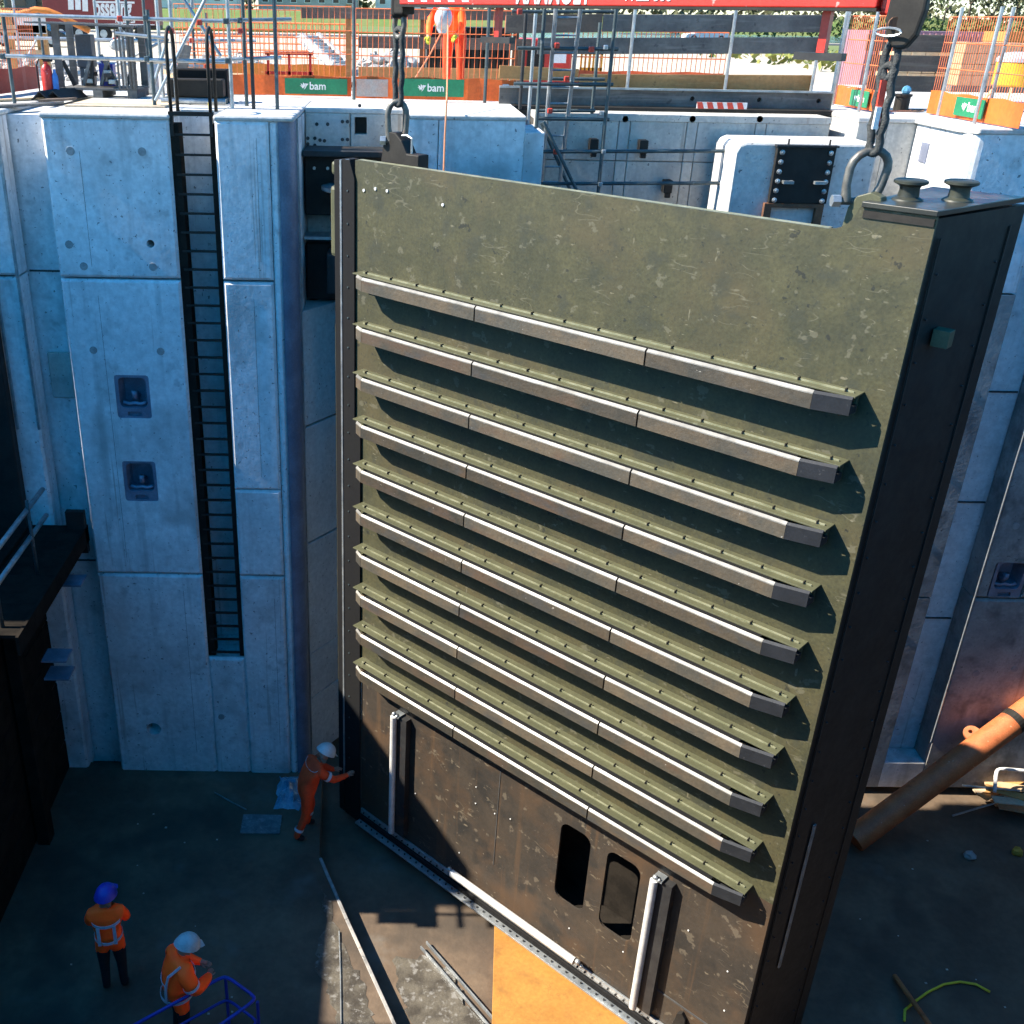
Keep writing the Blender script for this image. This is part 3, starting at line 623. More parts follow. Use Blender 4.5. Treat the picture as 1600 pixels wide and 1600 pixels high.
# ten fender girders
ZR = [8.85-.6455*i for i in range(10)]
plate_o = [(-.12, 0), (6.23, 0), (6.23, -.2), (-.12, -.2)]
XY = lambda a, b, t: (a, b, t)
def girder_meshes():
    g = MB()
    g.ext([(-.10, 0.0), (6.23, 0.0), (6.23, -.2), (-.10, -.2)], [], XY, -.012, .004)           # top plate
    g.bx(-.08, 6.2, -.07, -.012, -.20, -.012)                                                   # web box
    return g
g0 = girder_meshes()
segs = ((.0, .16, 'fender_end_block', .235, .30, fender_m), (.165, 1.985, 'fender_block', .30, .30, fender_m), (2.005, 4.195, 'fender_block', .30, .30, fender_m), (4.215, 5.90, 'fender_block', .30, .30, fender_m), (5.902, 6.215, 'fender_end_block', .30, .225, fender_end_shaded))
gird0 = None
for i, zr in enumerate(ZR):
    if gird0 is None:
        gd = g0.build('fender_girder', olive_clean, gate, local=True, bevel=.003)
        br = MB().bx(-.0, 6.18, -.112, -.1, .004, .02)
        br.build('ledge_bar', pale_sunlit, gd, local=True)
        gs = MB()
        for k in range(15):
            u = .06+k*.432
            gs.bx(u-.005, u+.005, -.13, -.08, .004, .032)
        gs.build('gusset_plates', black, gd, local=True, kind='stuff')
        MB().bx(.2, 5.85, -.272, -.203, -.10, -.008).build('rubber_strip', rubber, gd, local=True)
        for (u0, u1, nm, d0, d1, mm) in segs:
            c = .024
            f = MB(); vs = []; cs = []
            for (u, d) in ((u0, d0), (u1, d1)):
                e = .0015
                vs += [(u, -.075, -.10), (u, -max(.201, d-c), -.10), (u, -max(.201, d-c), .0), (u, -d, -.022), (u, -d, -.168), (u, -.075, -.168)]
                cs += [(u, -max(.201, d-c), .0+e), (u, -d-e, -.022+e), (u, -d-e, -.032), (u, -max(.201, d-c), -.012)]
            n_ = 6
            f.add(vs, [(i, (i+1) % n_, (i+1) % n_+n_, i+n_) for i in range(n_)]+[(5, 4, 3, 2, 1, 0), (6, 7, 8, 9, 10, 11)])
            fo = f.build(nm, mm, gd, local=True)
            if mm is not fender_end_shaded:
                MB().add(cs, [(0, 1, 5, 4), (1, 2, 6, 5), (2, 3, 7, 6), (3, 0, 4, 7), (3, 2, 1, 0), (4, 5, 6, 7)]).build('lit_chamfer_strip', lit_chamfer_m, gd, local=True)
        gird0 = gd
    else:
        gd = clone(gird0)
        gd.parent = gate
    gd.location = (0, 0, zr)
# guide tubes, bottom seal, odd fittings on the lower skin
def strap(u, z, hz):
    pass
for (u, z0, z1) in ((.71, .22, 2.45), (5.13, .2, 2.42)):
    o = MB().tube((u, -.14, z0), (u, -.14, z1), .05, 12).build('guide_tube', white_pipe, gate, local=True, smooth='auto')
    MB().bx(u+.03, u+.22, -.10, .0, z0, z1).build('guide_bracket', dark_steel, o, local=True)
    MB().ball((u+.01, -.14, z1+.05), .035).ball((u+.06, -.13, z1+.03), .025).bx(u-.03, u+.1, -.14, 0, z1, z1+.03).build('end_fitting', galv, o, local=True)
o = MB().tube((1.97, -.14, .27), (4.2, -.14, .27), .055, 12).build('guide_tube', white_pipe, gate, local=True, smooth='auto')
MB().ball((1.93, -.14, .31), .04).ball((4.25, -.14, .30), .04).ball((4.3, -.12, .24), .03).build('end_fitting', galv, o, local=True)
o = MB().bx(-.1, 6.4, -.03, .0, .02, .12).build('seal_clamp_bar', galv, gate, local=True, bevel=.004)
bt = MB()
for k in range(52): bt.lathe([(.014, 0), (.014, -.02)], (-.02+k*.124, -.03, .07), 6, 'y')
bt.build('clamp_bolts', dark_steel, o, local=True, kind='stuff')
MB().bx(-.1, 6.4, -.06, .0, -.09, .01).build('bottom_seal', rubber, gate, local=True, bevel=.01)
o = MB().bx(-.1, 6.4, -.16, .0, -.12, -.09).build('bottom_flange', galv, gate, local=True, bevel=.004)
bt = MB()
for k in range(52): bt.lathe([(.014, 0), (.014, .02)], (-.02+k*.124, -.10, -.09), 6)
bt.build('flange_bolts', dark_steel, o, local=True, kind='stuff')
MB().bx(-.1, 6.4, -.10, .0, -.2, -.12).build('bottom_beam', galv_blue, gate, local=True, bevel=.006)
MB().ext([(5.62, .12), (5.68, .5), (5.74, .55), (5.80, .48), (5.83, .12)], [], XZg, -.05, 0).build('guide_horn', black, gate, local=True, bevel=.008)
MB().bx(5.2, 6.47, -.004, .0035, .585, .61).build('plate_seam', conc_dark, gate, local=True)
MB().bx(2.62, 2.63, -.003, .0035, .8, 2.7).build('plate_seam', conc_dark, gate, local=True)
sp = MB()
for (u, z) in ((-.1, 9.83), (.1, 9.87), (.3, 9.87), (1.2, 9.82)): sp.lathe([(.018, 0), (.018, -.012)], (u, 0, z), 8, 'y')
for k in range(22):
    u, z = random.uniform(1, 6.3), random.uniform(.2, 2.3)
    if 3.6 < u < 4.95 and .9 < z < 2.4: continue
    sp.lathe([(.010, 0), (.010, -.010)], (u, .003, z), 6, 'y')
sp.build('paint_plugs', white_paint, gate, local=True, kind='stuff')
# lifting lugs
MB().ext([(-.10, 9.9), (.57, 9.9), (.57, 10.28), (.37, 10.28), (.28, 10.42), (.18, 10.5), (.06, 10.5), (-.02, 10.42)], [], XZg, .24, .42).build('lifting_lug', black, gate, local=True, bevel=.015)
MB().ext([(5.70, 10.17), (5.72, 10.35), (5.78, 10.45), (5.88, 10.49), (5.98, 10.46), (6.0, 10.38), (5.93, 10.2)], [], lambda a, b, t: (a*1.0, t, b), .1, .22).build('lifting_lug', olive_clean, gate, local=True, bevel=.01)
MB().path([(.40, .3, 10.28), (.40, .3, 10.45), (.32, .3, 10.48), (.24, .3, 10.47)], .014, 6).build('locking_pin', galv, gate, local=True)

# ---------------------------------------------------------------- lifting tackle above the gate
GD = -.33
def shackle(name, label, u, z, tall, wid, r, d=GD, lean=0.0):
    t = thing(name, label, 'shackle', gp(u, d, z), GA, 'bow shackles on the gate lugs')
    hw = wid/2
    pts = [(-hw*.72, 0, 0), (-hw*.95, 0, tall*.3)]+[(hw*1.02*cos(a), 0, tall*.62+tall*.34*sin(a)) for a in [pi-k*pi/8 for k in range(9)]]+[(hw*.95, 0, tall*.3), (hw*.72, 0, 0)]
    pts = [(x+lean*z_, y, z_) for x, y, z_ in pts]
    # rotate bow so that it straddles the lug across its thickness
    pts = [(x*.75+.0, x*.66, z_) for x, y, z_ in pts]
    MB().path(pts, [r*1.25]+[r]*(len(pts)-2)+[r*1.25], 10).build('bow', shackle_m, t, local=True, smooth='auto')
    a = Vector(pts[0]); b = Vector(pts[-1]); dd = (b-a).normalized()
    MB().tube(a-dd*r*2.6, b+dd*r*2.6, r*.9, 10).build('pin', shackle_m, t, local=True, smooth='auto')
    MB().tube(a-dd*r*3.4, a-dd*r*1.5, r*1.5, 6).build('nut', galv, t, local=True)
    return t
shackle('bow_shackle', 'grey bow shackle on the black lug at the gate left end', .12, 10.40, .46, .22, .036)
shackle('bow_shackle', 'large bow shackle on the rounded lug beside the gate bollards', 5.78, 10.40, .43, .30, .035, d=-.16, lean=.1)
def loop_sling(name, label, lo, hi, w0, w1, r, kind=rope_dark, ring=None):
    t = thing(name, label, 'sling', lo, 0, 'slings between spreader beam and gate')
    lo = Vector(lo); hi = Vector(hi); ax = GT
    pts = [lo+ax*(-w0*cos(a))-Vector((0, 0, w0*.8*sin(a))) for a in [k*pi/6 for k in range(7)]]
    def strand(sg):
        o = []
        for k in range(1, 10):
            f = k/10; ww_ = w0+(w1-w0)*f
            o.append(lo.lerp(hi, f)+ax*sg*ww_+ax*.012*sin(k*1.9+sg))
        return o
    pts = pts+strand(1)+[hi+ax*(w1*cos(a))+Vector((0, 0, w1*.8*sin(a))) for a in [k*pi/6 for k in range(7)]]+strand(-1)[::-1]
    MB().path(pts, r, 8, closed=True).build('rope_loop', kind, t, smooth=True)
    return t
lu, ru = .13, 5.78
s1 = loop_sling('wire_sling', 'dark double wire sling above the gate left end', gp(lu, GD, 10.84), gp(lu, GD, 11.58), .05, .055, .033)
MB().path([gp(lu, GD, 11.66)+GT*.075*cos(a)+Vector((0, 0, .13*sin(a))) for a in [k*pi/8 for k in range(16)]], .034, 8, closed=True).build('master_link', shackle_m, s1, smooth=True)
MB().bx(-.1, .1, -.08, .08, -.2, .12).build('hook_block', black, s1, bevel=.04).location = gp(lu, GD, 11.93)
MB().bar(gp(lu-.03, GD+.05, 11.95), gp(lu-.03, GD+.09, 11.75), .02, .03).build('red_tag', red_clip, s1)
s2 = loop_sling('wire_sling', 'thick black rope sling above the gate right end', gp(5.81, -.16, 10.82), gp(5.80, -.16, 11.42), .04, .05, .032)
MB().path([gp(5.80, -.16, 11.5)+GT*.05*cos(a)+Vector((0, 0, .14*sin(a))) for a in [k*pi/8 for k in range(16)]], .03, 8, closed=True).build('upper_loop', rope_dark, s2, smooth=True)
MB().bar(gp(5.80, -.14, 11.0), gp(5.79, -.14, 11.35), .03, .05).build('red_sleeve', red_clip, s2)
MB().bar(gp(5.80, -.12, 10.98), gp(5.80, -.12, 11.15), .032, .04).build('label_sleeve', white_paint, s2)
hk = MB().ext([(-.12, .42), (-.13, .12), (-.1, -.02), (-.02, -.1), (.06, -.1), (.13, .0), (.16, .18), (.15, .42)], [], XZg, -.05, .05)
hb = hk.build('hook_block', black, s2, bevel=.02); hb.location = gp(5.84, -.16, 11.68); hb.rotation_euler.z = GA
MB().path([gp(5.78, -.05, 11.70)+GT*.1*cos(a)+Vector((0, 0, .03*sin(a))) for a in [k*pi/6 for k in range(12)]], .010, 6, closed=True).build('safety_ring', galv, s2)
MB().lathe([(.05, 0), (.05, .02), (.02, .03)], (0, 0, 0), 12, 'y').build('hook_nut', rust, s2).location = gp(5.80, -.10, 11.76)

beam = thing('spreader_beam', 'red steel spreader beam with white lettering across the picture top', 'beam', gp(.6, GD, 11.87), GA)
MB().bx(-.32, 5.0, -.16, .16, .0, .42).build('box_girder', red_paint, beam, local=True, bevel=.012)
MB().bx(-.34, 5.02, -.2, .2, -.022, .0).build('bottom_flange', black, beam, local=True)
MB().bx(5.0, 5.2, -.10, .10, -.05, .4).build('end_cheek', red_paint, beam, local=True, bevel=.02)
MB().bx(-.5, -.32, -.10, .10, -.1, .4).build('end_cheek', black, beam, local=True, bevel=.02)
for k in range(5):
    x = -.18+k*.2
    MB().ext([(x, .03), (x+.09, .03), (x-.06, .4), (x-.15, .4)], [], XZg, -.164, -.161).build('warning_stripe', white_paint, beam, local=True)
put_text('MAMMOET', .30, (1.34, -.163, .02), (1, 0, 0), (0, 0, 1), white_paint, beam, bold=.006, local=True, sx=.62)
put_text('WLL 60t', .14, (2.62, -.163, .05), (1, 0, 0), (0, 0, 1), white_paint, beam, bold=.004, local=True)
MB().bar((4.55, .0, -.02), (4.55, .0, -.34), .07, .07).build('stand_leg', red_paint, beam, local=True)
MB().bx(4.33, 4.75, -.05, .05, -.40, -.34).build('stand_foot', dark_steel, beam, local=True)
MB().bar((1.0, .0, -.02), (1.0, .0, -.30), .06, .06).build('stand_leg', red_paint, beam, local=True)
MB().bx(.8, 1.2, -.05, .05, -.36, -.30).build('stand_foot', dark_steel, beam, local=True)

# ================================================================ THINGS ON THE QUAY
def tubes(par, name, lst, r, m, n=8):
    for (p, q_) in lst: MB().tube(p, q_, r, n).build(name, m, par, smooth='auto')
def coupler(par, p, m=red_clip, s_=.035):
    MB().bx(p[0]-s_, p[0]+s_, p[1]-s_*1.4, p[1]+s_, p[2]-s_, p[2]+s_).build('coupler', m, par, bevel=.012)
def A(px, py, Y): return at(px, py, Y)
D = 10.57
def foot(px, py, Y, z=D):
    """point under the pixel column where the post meets the deck"""
    p = at(px, py, Y); return Vector((p.x, p.y, z))

# ---- scaffold guardrail above the left wall
sg = thing('scaffold_guardrail', 'galvanised tube guardrail standing above the left wall ladder', 'scaffold', (-3.5, 15.3, D))
YS = 15.2
for (px, y0, y1, m_, dy) in ((4, 20, 165, galv_blue, 0), (230, 15, 158, galv_blue, 0), (262, -40, 160, galv, .5), (353, -40, 172, galv, 0), (377, -40, 150, galv_blue, .4), (388, -40, 170, dark_steel, -.1), (427, -40, 172, galv_blue, -.1), (241, -40, 130, galv, 1.2)):
    top = A(px, y0, YS+dy); MB().tube((top.x, top.y, D), (top.x, top.y, top.z), .026, 10).build('standard', m_, sg, smooth='auto')
tubes(sg, 'ledger', [(A(-30, 22, YS-.06), A(352, 33, YS-.06)), (A(-30, 86, YS-.06), A(352, 97, YS-.06)), (A(230, 97, YS+.4), A(440, 90, YS+.4)), (A(345, 32, YS+.06), A(455, 30, YS+.4)), (A(180, 52, YS+.9), A(262, 60, YS+.9))], .026, galv, 10)
tubes(sg, 'brace', [(A(326, -12, YS-.13), A(243, 157, YS-.13)), (A(300, -14, YS+.35), A(300, 14, YS+.35)), (A(285, -4, YS+.3), A(345, 88, YS+.3)), (A(262, 60, YS+.5), A(240, 132, YS+.5))], .024, galv, 10)
for (px, py) in ((188, 29), (312, 35), (228, 28), (353, 33), (230, 92), (356, 95), (5, 88), (376, 48), (268, 48), (375, 32)): coupler(sg, A(px, py, YS-.05), red_clip if px in (188, 312, 376, 268) else galv_blue)

# ---- pallet cage with steel parts
cx0 = foot(92, 148, 16.6); cx1 = foot(214, 148, 16.6)
cg = thing('pallet_cage', 'grey weathered pallet crate of steel parts on the left deck', 'crate', ((cx0.x+cx1.x)/2, 16.9, D))
x0, x1, y0, y1 = cx0.x, cx1.x, 16.6, 17.4
for k in range(3): MB().bx(x0+(x1-x0)*k/2-.07+.07*(1-k), x0+(x1-x0)*k/2+.07+.07*(1-k), y0, y1, D, D+.11).build('pallet_block', wood_grey, cg)
for k in range(7):
    yy = y0+(y1-y0)*k/7; MB().bx(x0-.02, x1+.02, yy, yy+.09, D+.11, D+.135).build('deck_board', wood_grey, cg)
for (x, y) in ((x0+.04, y0+.04), (x1-.04, y0+.04), (x0+.04, y1-.04), (x1-.04, y1-.04)): MB().bx(x-.05, x+.05, y-.03, y+.03, D+.14, D+1.0).build('corner_post', wood_grey, cg)
for k in range(6): MB().bar((x0-.35+.09*k, y0-.1+k*.12, D+1.02+.0*k), (x1+.03, y0+.02+k*.13, D+.98), .08, .022).build('top_slat', wood_grey, cg)
for k in range(5): MB().bx(x1-.26+k*.055, x1-.23+k*.055, y0-.012, y0+.0, D+.14, D+.95).build('side_slat', wood_grey, cg)
for k in range(7):
    a = random.uniform(-.5, .5); xx = x0+.2+k*.12
    MB().bar((xx, y0+.2+.05*k, D+.16), (xx+a*.5, y0+.2+.05*k, D+.5+.04*(k % 3)), .05, .05).build('steel_section', mat('zinc_dull', (.2, .2, .195), (.12, .12, .12), s=6, rough=.5, metal=.3) if k % 2 else dark_steel, cg)
for k in range(10): MB().bx(-.05, .05, -.04, .04, -.03, .03).build('steel_fitting', galv if k % 3 else dark_steel, cg, bevel=.006).location = (x0+.15+random.random()*(x1-x0-.35), y0+.15+random.random()*.4, D+.2+random.random()*.2)
tag(MB().bx(x0+.18, x0+.42, y1-.3, y1-.05, D+.40, D+.86).bx(x0+.2, x0+.4, y1-.28, y1-.07, D+.14, D+.40).build('toolbox', mat('slate_plastic', (.07, .08, .1), rough=.5), bevel=.015), 'slate grey box standing inside the grey pallet crate', 'box')
tag(MB().bx(x0+.5, x0+.72, y1-.3, y1-.12, D+.14, D+.46).lathe([(.03, 0), (.03, .05)], (x0+.55, y1-.2, D+.46), 8).build('jerry_can', blue_paint, bevel=.02), 'blue plastic jerry can in the grey pallet crate', 'can')
tag(MB().ball((x0+.85, y1-.25, D+.72), .13, 12, 8, (1.3, .8, .7)).build('bundled_sack', white_paint), 'white bundled sack lying in the grey pallet crate', 'sack')

# ---- fire extinguisher, bottle, folded steel, boards
p = foot(76, 140, 16.4)
fe = thing('fire_extinguisher', 'red fire extinguisher standing by the grey pallet crate', 'extinguisher', p)
MB().lathe([(.075, 0), (.08, .02), (.08, .38), (.06, .44), (.03, .47), (.03, .5)], p, 14).build('cylinder', red_paint, fe, smooth='auto')
MB().bx(p.x-.03, p.x+.1, p.y-.02, p.y+.02, p.z+.5, p.z+.55).build('valve', black, fe)
MB().path([p+Vector((0, 0, .52)), p+Vector((-.08, -.02, .55)), p+Vector((-.13, -.02, .45)), p+Vector((-.13, -.02, .1))], .012, 6).build('hose', black, fe)
p = foot(88, 139, 16.4); tag(MB().lathe([(.045, 0), (.045, .3), (.02, .36), (.02, .4)], p, 12).build('bottle', mat('blue_bottle', (.06, .22, .6), rough=.4), smooth='auto'), 'blue bottle beside the red fire extinguisher', 'bottle')
p = foot(60, 152, 15.9)
fs = thing('folded_steel', 'pair of black folded steel angles on the left deck', 'angle', p)
for k in range(2):
    a = p+Vector((.02+k*.16, k*.1, .0))
    MB().ext([(-.14, 0), (0, .13), (.14, 0), (.12, -.0), (0, .11), (-.12, 0)], [], lambda u, v, t: (a.x+u+t*.25, a.y+t, a.z+.005+v), 0, .7).build('angle_section', dark_steel, fs)
def board(px0, py0, px1, py1, depth, th, m, label, name='board', lift=.004, z=D+.002):
    a = atz(px0, py0, z); b = atz(px1, py1, z)
    return tag(MB().ext([(a.x, a.y), (b.x, b.y), (b.x+.05, b.y+depth), (a.x+.03, a.y+depth)], [], lambda u, v, t: (u, v, t), z+lift, z+lift+th).build(name, m, bevel=.003), label, 'board')
board(100, 167, 258, 169, 1.1, .02, ply, 'pale plywood sheet lying on the deck before the grey crate', 'plywood_sheet')
board(60, 160, 106, 158, .3, .03, wood_brown, 'short brown board under the folded steel angles')
board(-20, 170, 83, 165, .35, .03, wood_grey, 'dark board laid over the slot at the left edge')
board(-10, 160, 70, 156, .25, .03, wood_pale, 'pale plank behind the dark slot board at left')
a = foot(262, 152, 15.9); b = foot(350, 152, 15.9)
bk = thing('black_beam_stack', 'black rubber-faced beam on tubes behind the ladder top', 'beam', ((a.x+b.x)/2, 15.9, D))
MB().bx(a.x, b.x, 15.85, 16.1, D+.09, D+.33).build('beam', black, bk, bevel=.02)
MB().bx(a.x+.1, b.x+.02, 16.15, 16.4, D+.0, D+.45).build('rear_beam', rubber, bk, bevel=.02)
for k in range(3): MB().tube((a.x-.05, 15.7+.16*k, D+.045), (b.x+.05, 15.72+.16*k, D+.045), .04, 8).build('roller_tube', galv if k == 0 else galv_blue, bk, smooth='auto')
tag(MB().bar(foot(277, 150, 16.6), A(291, 70, 16.75), .16, .03, (0, 1, 0)).build('leaning_plank', wood_grey, bevel=.004), 'grey plank leaning upright behind the ladder grab rails', 'plank')

# ---- fences with banners
WIRE = .0045
def mesh_fence(name, label, P, z0, z1, step, m, group, rails=3, posts=(), banner=None, bm=banner_orange, cat='fence', r=WIRE, postm=galv_blue, loop=True):
    """fence along the polyline P of ground points"""
    t = thing(name, label, cat, P[0], 0, group)
    mb2 = MB()
    for a, b in zip(P[:-1], P[1:]):
        a = Vector(a); b = Vector(b); n_ = max(2, int((b-a).length/step))
        nrm = Vector((-(b-a).y, (b-a).x, 0)).normalized()
        for k in range(n_+1):
            q_ = a.lerp(b, k/n_); mb2.path([q_+Vector((0, 0, z0)), q_+Vector((0, 0, z1))], r, 4)
        for k in range(rails):
            zz = z0+(z1-z0)*k/max(1, rails-1); mb2.path([a+Vector((0, 0, zz)), b+Vector((0, 0, zz))], r*1.6, 4)
    mb2.build('wire_mesh', m, t, kind='stuff')
    for q_ in posts:
        q_ = Vector(q_); MB().tube(q_, q_+Vector((0, 0, z1+.12)), .026, 8).build('post', postm, t, smooth='auto')
    if banner:
        for a, b, h0, h1, off in banner:
            a = Vector(a); b = Vector(b); nrm = Vector(((b-a).y, -(b-a).x, 0)).normalized()*off
            vs = []; n_ = 14
            for k in range(n_+1):
                q_ = a.lerp(b, k/n_)+nrm*(1+.4*sin(k*2.1)); vs += [q_+Vector((0, 0, h0)), q_+Vector((0, 0, h1+.012*sin(k*1.3)))]
                vs += [q_-nrm.normalized()*.006+Vector((0, 0, h0)), q_-nrm.normalized()*.006+Vector((0, 0, h1+.012*sin(k*1.3)))]
            fs_ = []
            for k in range(n_):
                i = 4*k; fs_ += [(i, i+4, i+5, i+1), (i+2, i+3, i+7, i+6), (i+1, i+5, i+7, i+3), (i, i+2, i+6, i+4)]
            MB().add(vs, fs_).build('banner', bm, t)
    return t
def logo(t, a, b, h0, h1, off, size, tx=.5, bird=True):
    """green field with a white bird mark and the word bam"""
    a = Vector(a); b = Vector(b); ax = (b-a).normalized(); nrm = Vector((ax.y, -ax.x, 0))
    o_ = a+nrm*off; wd = (b-a).length; up = Vector((0, 0, 1))
    P3 = lambda x, z, e: o_+ax*x+nrm*e+up*z
    MB().ext([(0, h0), (wd, h0), (wd, h1), (0, h1)], [], lambda x, z, e: P3(x, z, e), 0, .004).build('banner_field', banner_green, t)
    s_ = size; bx_ = wd*.24; bz = h0+(h1-h0)*.30
    for pl in ([(0, .62), (.16, .55), (.30, .66), (.22, .40)], [(.10, .86), (.30, .70), (.38, .40), (.26, .22)], [(.34, .95), (.52, .80), (.56, .55), (.40, .20), (.36, .5)], [(.56, .86), (.92, .80), (.72, .55), (.62, .30), (.42, .05), (.60, .50)]):
        MB().ext([(bx_+x*s_, bz+z*s_*.8-.1*s_) for x, z in pl], [], lambda x, z, e: P3(x, z, e), .006, .009).build('bird_mark', white_paint, t)
    put_text('bam', s_*1.05, P3(bx_+s_*1.0, bz, .006), ax, up, white_paint, t, bold=s_*.015)
# panel behind the second banner and the first
F1a = foot(280, 140, 17.7); F1b = foot(549, 153, 17.6)
f1 = mesh_fence('site_fence', 'orange wire fence with green lettered banner left of the sling', [F1a, F1b], .3, 1.30, .085, mesh_orange, 'orange site fences on the quay', 4, [], [(F1a, F1b, .02, .31, .03)])
a = foot(446, 150, 17.56); b = foot(543, 152, 17.53)
logo(f1, a, b, .05, .28, .03, .15)
F2a = foot(556, 158, 17.3); F2b = foot(800, 163, 17.15)
f2 = mesh_fence('site_fence', 'orange wire fence with green lettered banner behind the left sling', [F2a, F2b], .3, 1.28, .085, mesh_orange, 'orange site fences on the quay', 4, [foot(553, 158, 17.2), foot(757, 163, 17.05)], [(F2a, F2b, .02, .33, .03)])
a = foot(629, 158, 17.19); b = foot(724, 160, 17.14)
logo(f2, a, b, .07, .32, .03, .15)
a = foot(557, 158, 17.24); b = foot(606, 158, 17.22)
MB().bx(a.x, b.x, a.y-.05, a.y-.04, D+.05, D+.30).build('faded_patch', banner_grey, f2)
a = foot(783, 162, 17.1); MB().bx(a.x, a.x+.1, a.y-.06, a.y-.05, D+.03, D+.27).build('white_label', white_paint, f2)
put_text('HERAS', .07, (a.x+.075, a.y-.062, D+.05), (0, 0, 1), (-1, 0, 0), red_clip, f2, sx=.9)
F0a = foot(-40, 172, 15.9); F0b = foot(62, 140, 18.3)
mesh_fence('site_fence', 'orange red fence with dark red banner at the left edge', [F0a, F0b], .3, 1.2, .09, mesh_orange, 'orange site fences on the quay', 4, [], [(F0a, F0b, .02, .36, .03)], bm=mat('banner_red', (.42, .045, .02), (.36, .035, .015), s=2, rough=.6))
FRa = foot(1306, 164, 17.85); FRb = foot(1372, 182, 16.3)
f3 = mesh_fence('site_fence', 'orange wire fence with green patch left of the right sling', [FRa, FRb], .3, 1.30, .07, mesh_orange, 'orange site fences on the quay', 4, [foot(1300, 166, 17.85), foot(1341, 177, 16.6)], [(FRa, FRb, .02, .30, .03)], postm=galv)
a = FRa.lerp(FRb, .38); b = FRa.lerp(FRb, .80); logo(f3, a, b, .05, .28, .05, .13)
FSa = foot(1450, 178, 16.3); FSb = foot(1592, 207, 13.95)
f4 = mesh_fence('site_fence', 'orange wire fence with green lettered banner at the right edge', [FSa, FSb], .3, 1.30, .06, mesh_orange, 'orange site fences on the quay', 4, [foot(1465, 181, 15.98), foot(1522, 193, 14.75), foot(1541, 185, 15.2)], [(FSa, FSb, .02, .33, .03)], postm=galv)
a = FSa.lerp(FSb, .34); b = FSa.lerp(FSb, .66); logo(f4, a, b, .06, .30, .06, .16)

# ---- plank barrier and steel waling above the beige wall
pb = thing('plank_barrier', 'guard barrier of weathered grey planks behind the scaffold tower', 'barrier', foot(1100, 165, 17.1))
YB = 17.1
def plank(x0, y0, x1, y1, hpx, m, par=pb, Y=YB, nm='plank', th=.04):
    a = A(x0, y0, Y); b = A(x1, y1, Y); h = hpx*Y/1606*1.06
    MB().ext([(0, -h/2), (1, -h/2), (1, h/2), (0, h/2)], [], lambda u, v, t: (a.x+(b.x-a.x)*u, Y+t, a.z+(b.z-a.z)*u+v), 0, th).build(nm, m, par, bevel=.006)
plank(942, 36, 1292, 37, 21, wood_grey); plank(790, 38, 941, 36, 22, wood_brown)
plank(840, 72, 1292, 71, 20, wood_grey)
plank(905, 128, 1268, 130, 20, wood_new); plank(780, 112, 904, 118, 16, wood_new)
for (px, py, px2, py2) in ((992, 22, 975, 163), (1149, 25, 1129, 164), (1288, 24, 1266, 167), (1324, 19, 1300, 165)):
    a = A(px, py, YB-.06); MB().tube((a.x, a.y, 10.45), (a.x, a.y, a.z+.1), .026, 8).build('post', galv, pb, smooth='auto')
wl = thing('steel_waling', 'black steel waling beam with round holes above the beige wall', 'beam', foot(1100, 165, 16.95))
a = A(780, 152, 16.9); b = A(1300, 155, 16.9)
hs = [CIR(A(px, 153, 16.9).x, D+.12, .035, 10) for px in (1082, 1187, 1280)]
MB().ext([(a.x, D+.0), (b.x, D+.0), (b.x, D+.23), (a.x, D+.23)], hs, XZ, 16.9, 16.95).build('web', wood_grey, wl)
MB().bx(a.x, b.x, 16.952, 16.97, D+.0, D+.22).build('back_plate', black, wl)
MB().bx(a.x, b.x, 16.86, 17.0, D+.23, D+.255).build('top_flange', galv, wl)
MB().bx(a.x, b.x, 16.6, 17.0, D-.06, D-.004).build('bottom_flange', black, wl)
a = A(1088, 164, 16.6); b = A(1166, 166, 16.6)
rb = thing('warning_board', 'red and white striped warning board under the grey planks', 'board', a)
MB().bx(a.x, b.x, 16.56, 16.58, a.z-.045, a.z+.045).build('board', white_paint, rb)
for k in range(5):
    x = a.x+.02+k*(b.x-a.x)/5
    MB().ext([(x, -.045), (x+.09, -.045), (x+.05, .045), (x-.03, .045)], [], lambda u, v, t: (u, t, a.z+v), 16.553, 16.558).build('red_stripe', red_clip, rb)

# ---- scaffold tower with ladder in the recess
st = thing('scaffold_tower', 'green-grey scaffold tower with aluminium ladder rising from the recess', 'scaffold', A(900, 170, 15.4))
YT = 15.3
def vpost(px0, py0, px1, py1, Y, m, zb=None):
    a = A(px0, py0, Y); zb = zb if zb is not None else A(px1, py1, Y).z
    MB().tube((a.x, Y, zb), (a.x, Y, a.z), .026, 10).build('standard', m, st, smooth='auto')
vpost(851, 14, 843, 184, YT, galv_blue, 9.6); vpost(837, 20, 829, 172, YT+.5, galv, 10.3); vpost(963, 14, 938, 298, YT, galv_blue, 8); vpost(938, 35, 917, 296, YT+.75, galv_blue, 8); vpost(822, 20, 815, 160, YT+.6, dark_steel, 10.57)
tubes(st, 'ledger', [(A(800, 18, YT+.06), A(966, 18, YT+.06)), (A(808, 75, YT+.06), A(966, 77, YT+.06)), (A(803, 131, YT+.06), A(958, 132, YT+.06)), (A(838, 185, YT+.06), A(952, 187, YT+.06)), (A(860, 123, YT+.7), A(945, 124, YT+.7)), (A(840, 173, YT+.7), A(930, 173, YT+.7)), (A(848, 237, YT), A(1135, 236, YT)), (A(845, 287, YT), A(1135, 286, YT))], .025, galv_blue, 10)
tubes(st, 'brace', [(A(849, 190, YT-.08), A(912, 320, YT-.08)), (A(846, 192, YT+.4), A(905, 330, YT+.4))], .025, galv_blue, 10)
for (px, py) in ((870, 71), (924, 77), (885, 123), (859, 173), (868, 237), (812, 18)): coupler(st, A(px, py, YT-.01))
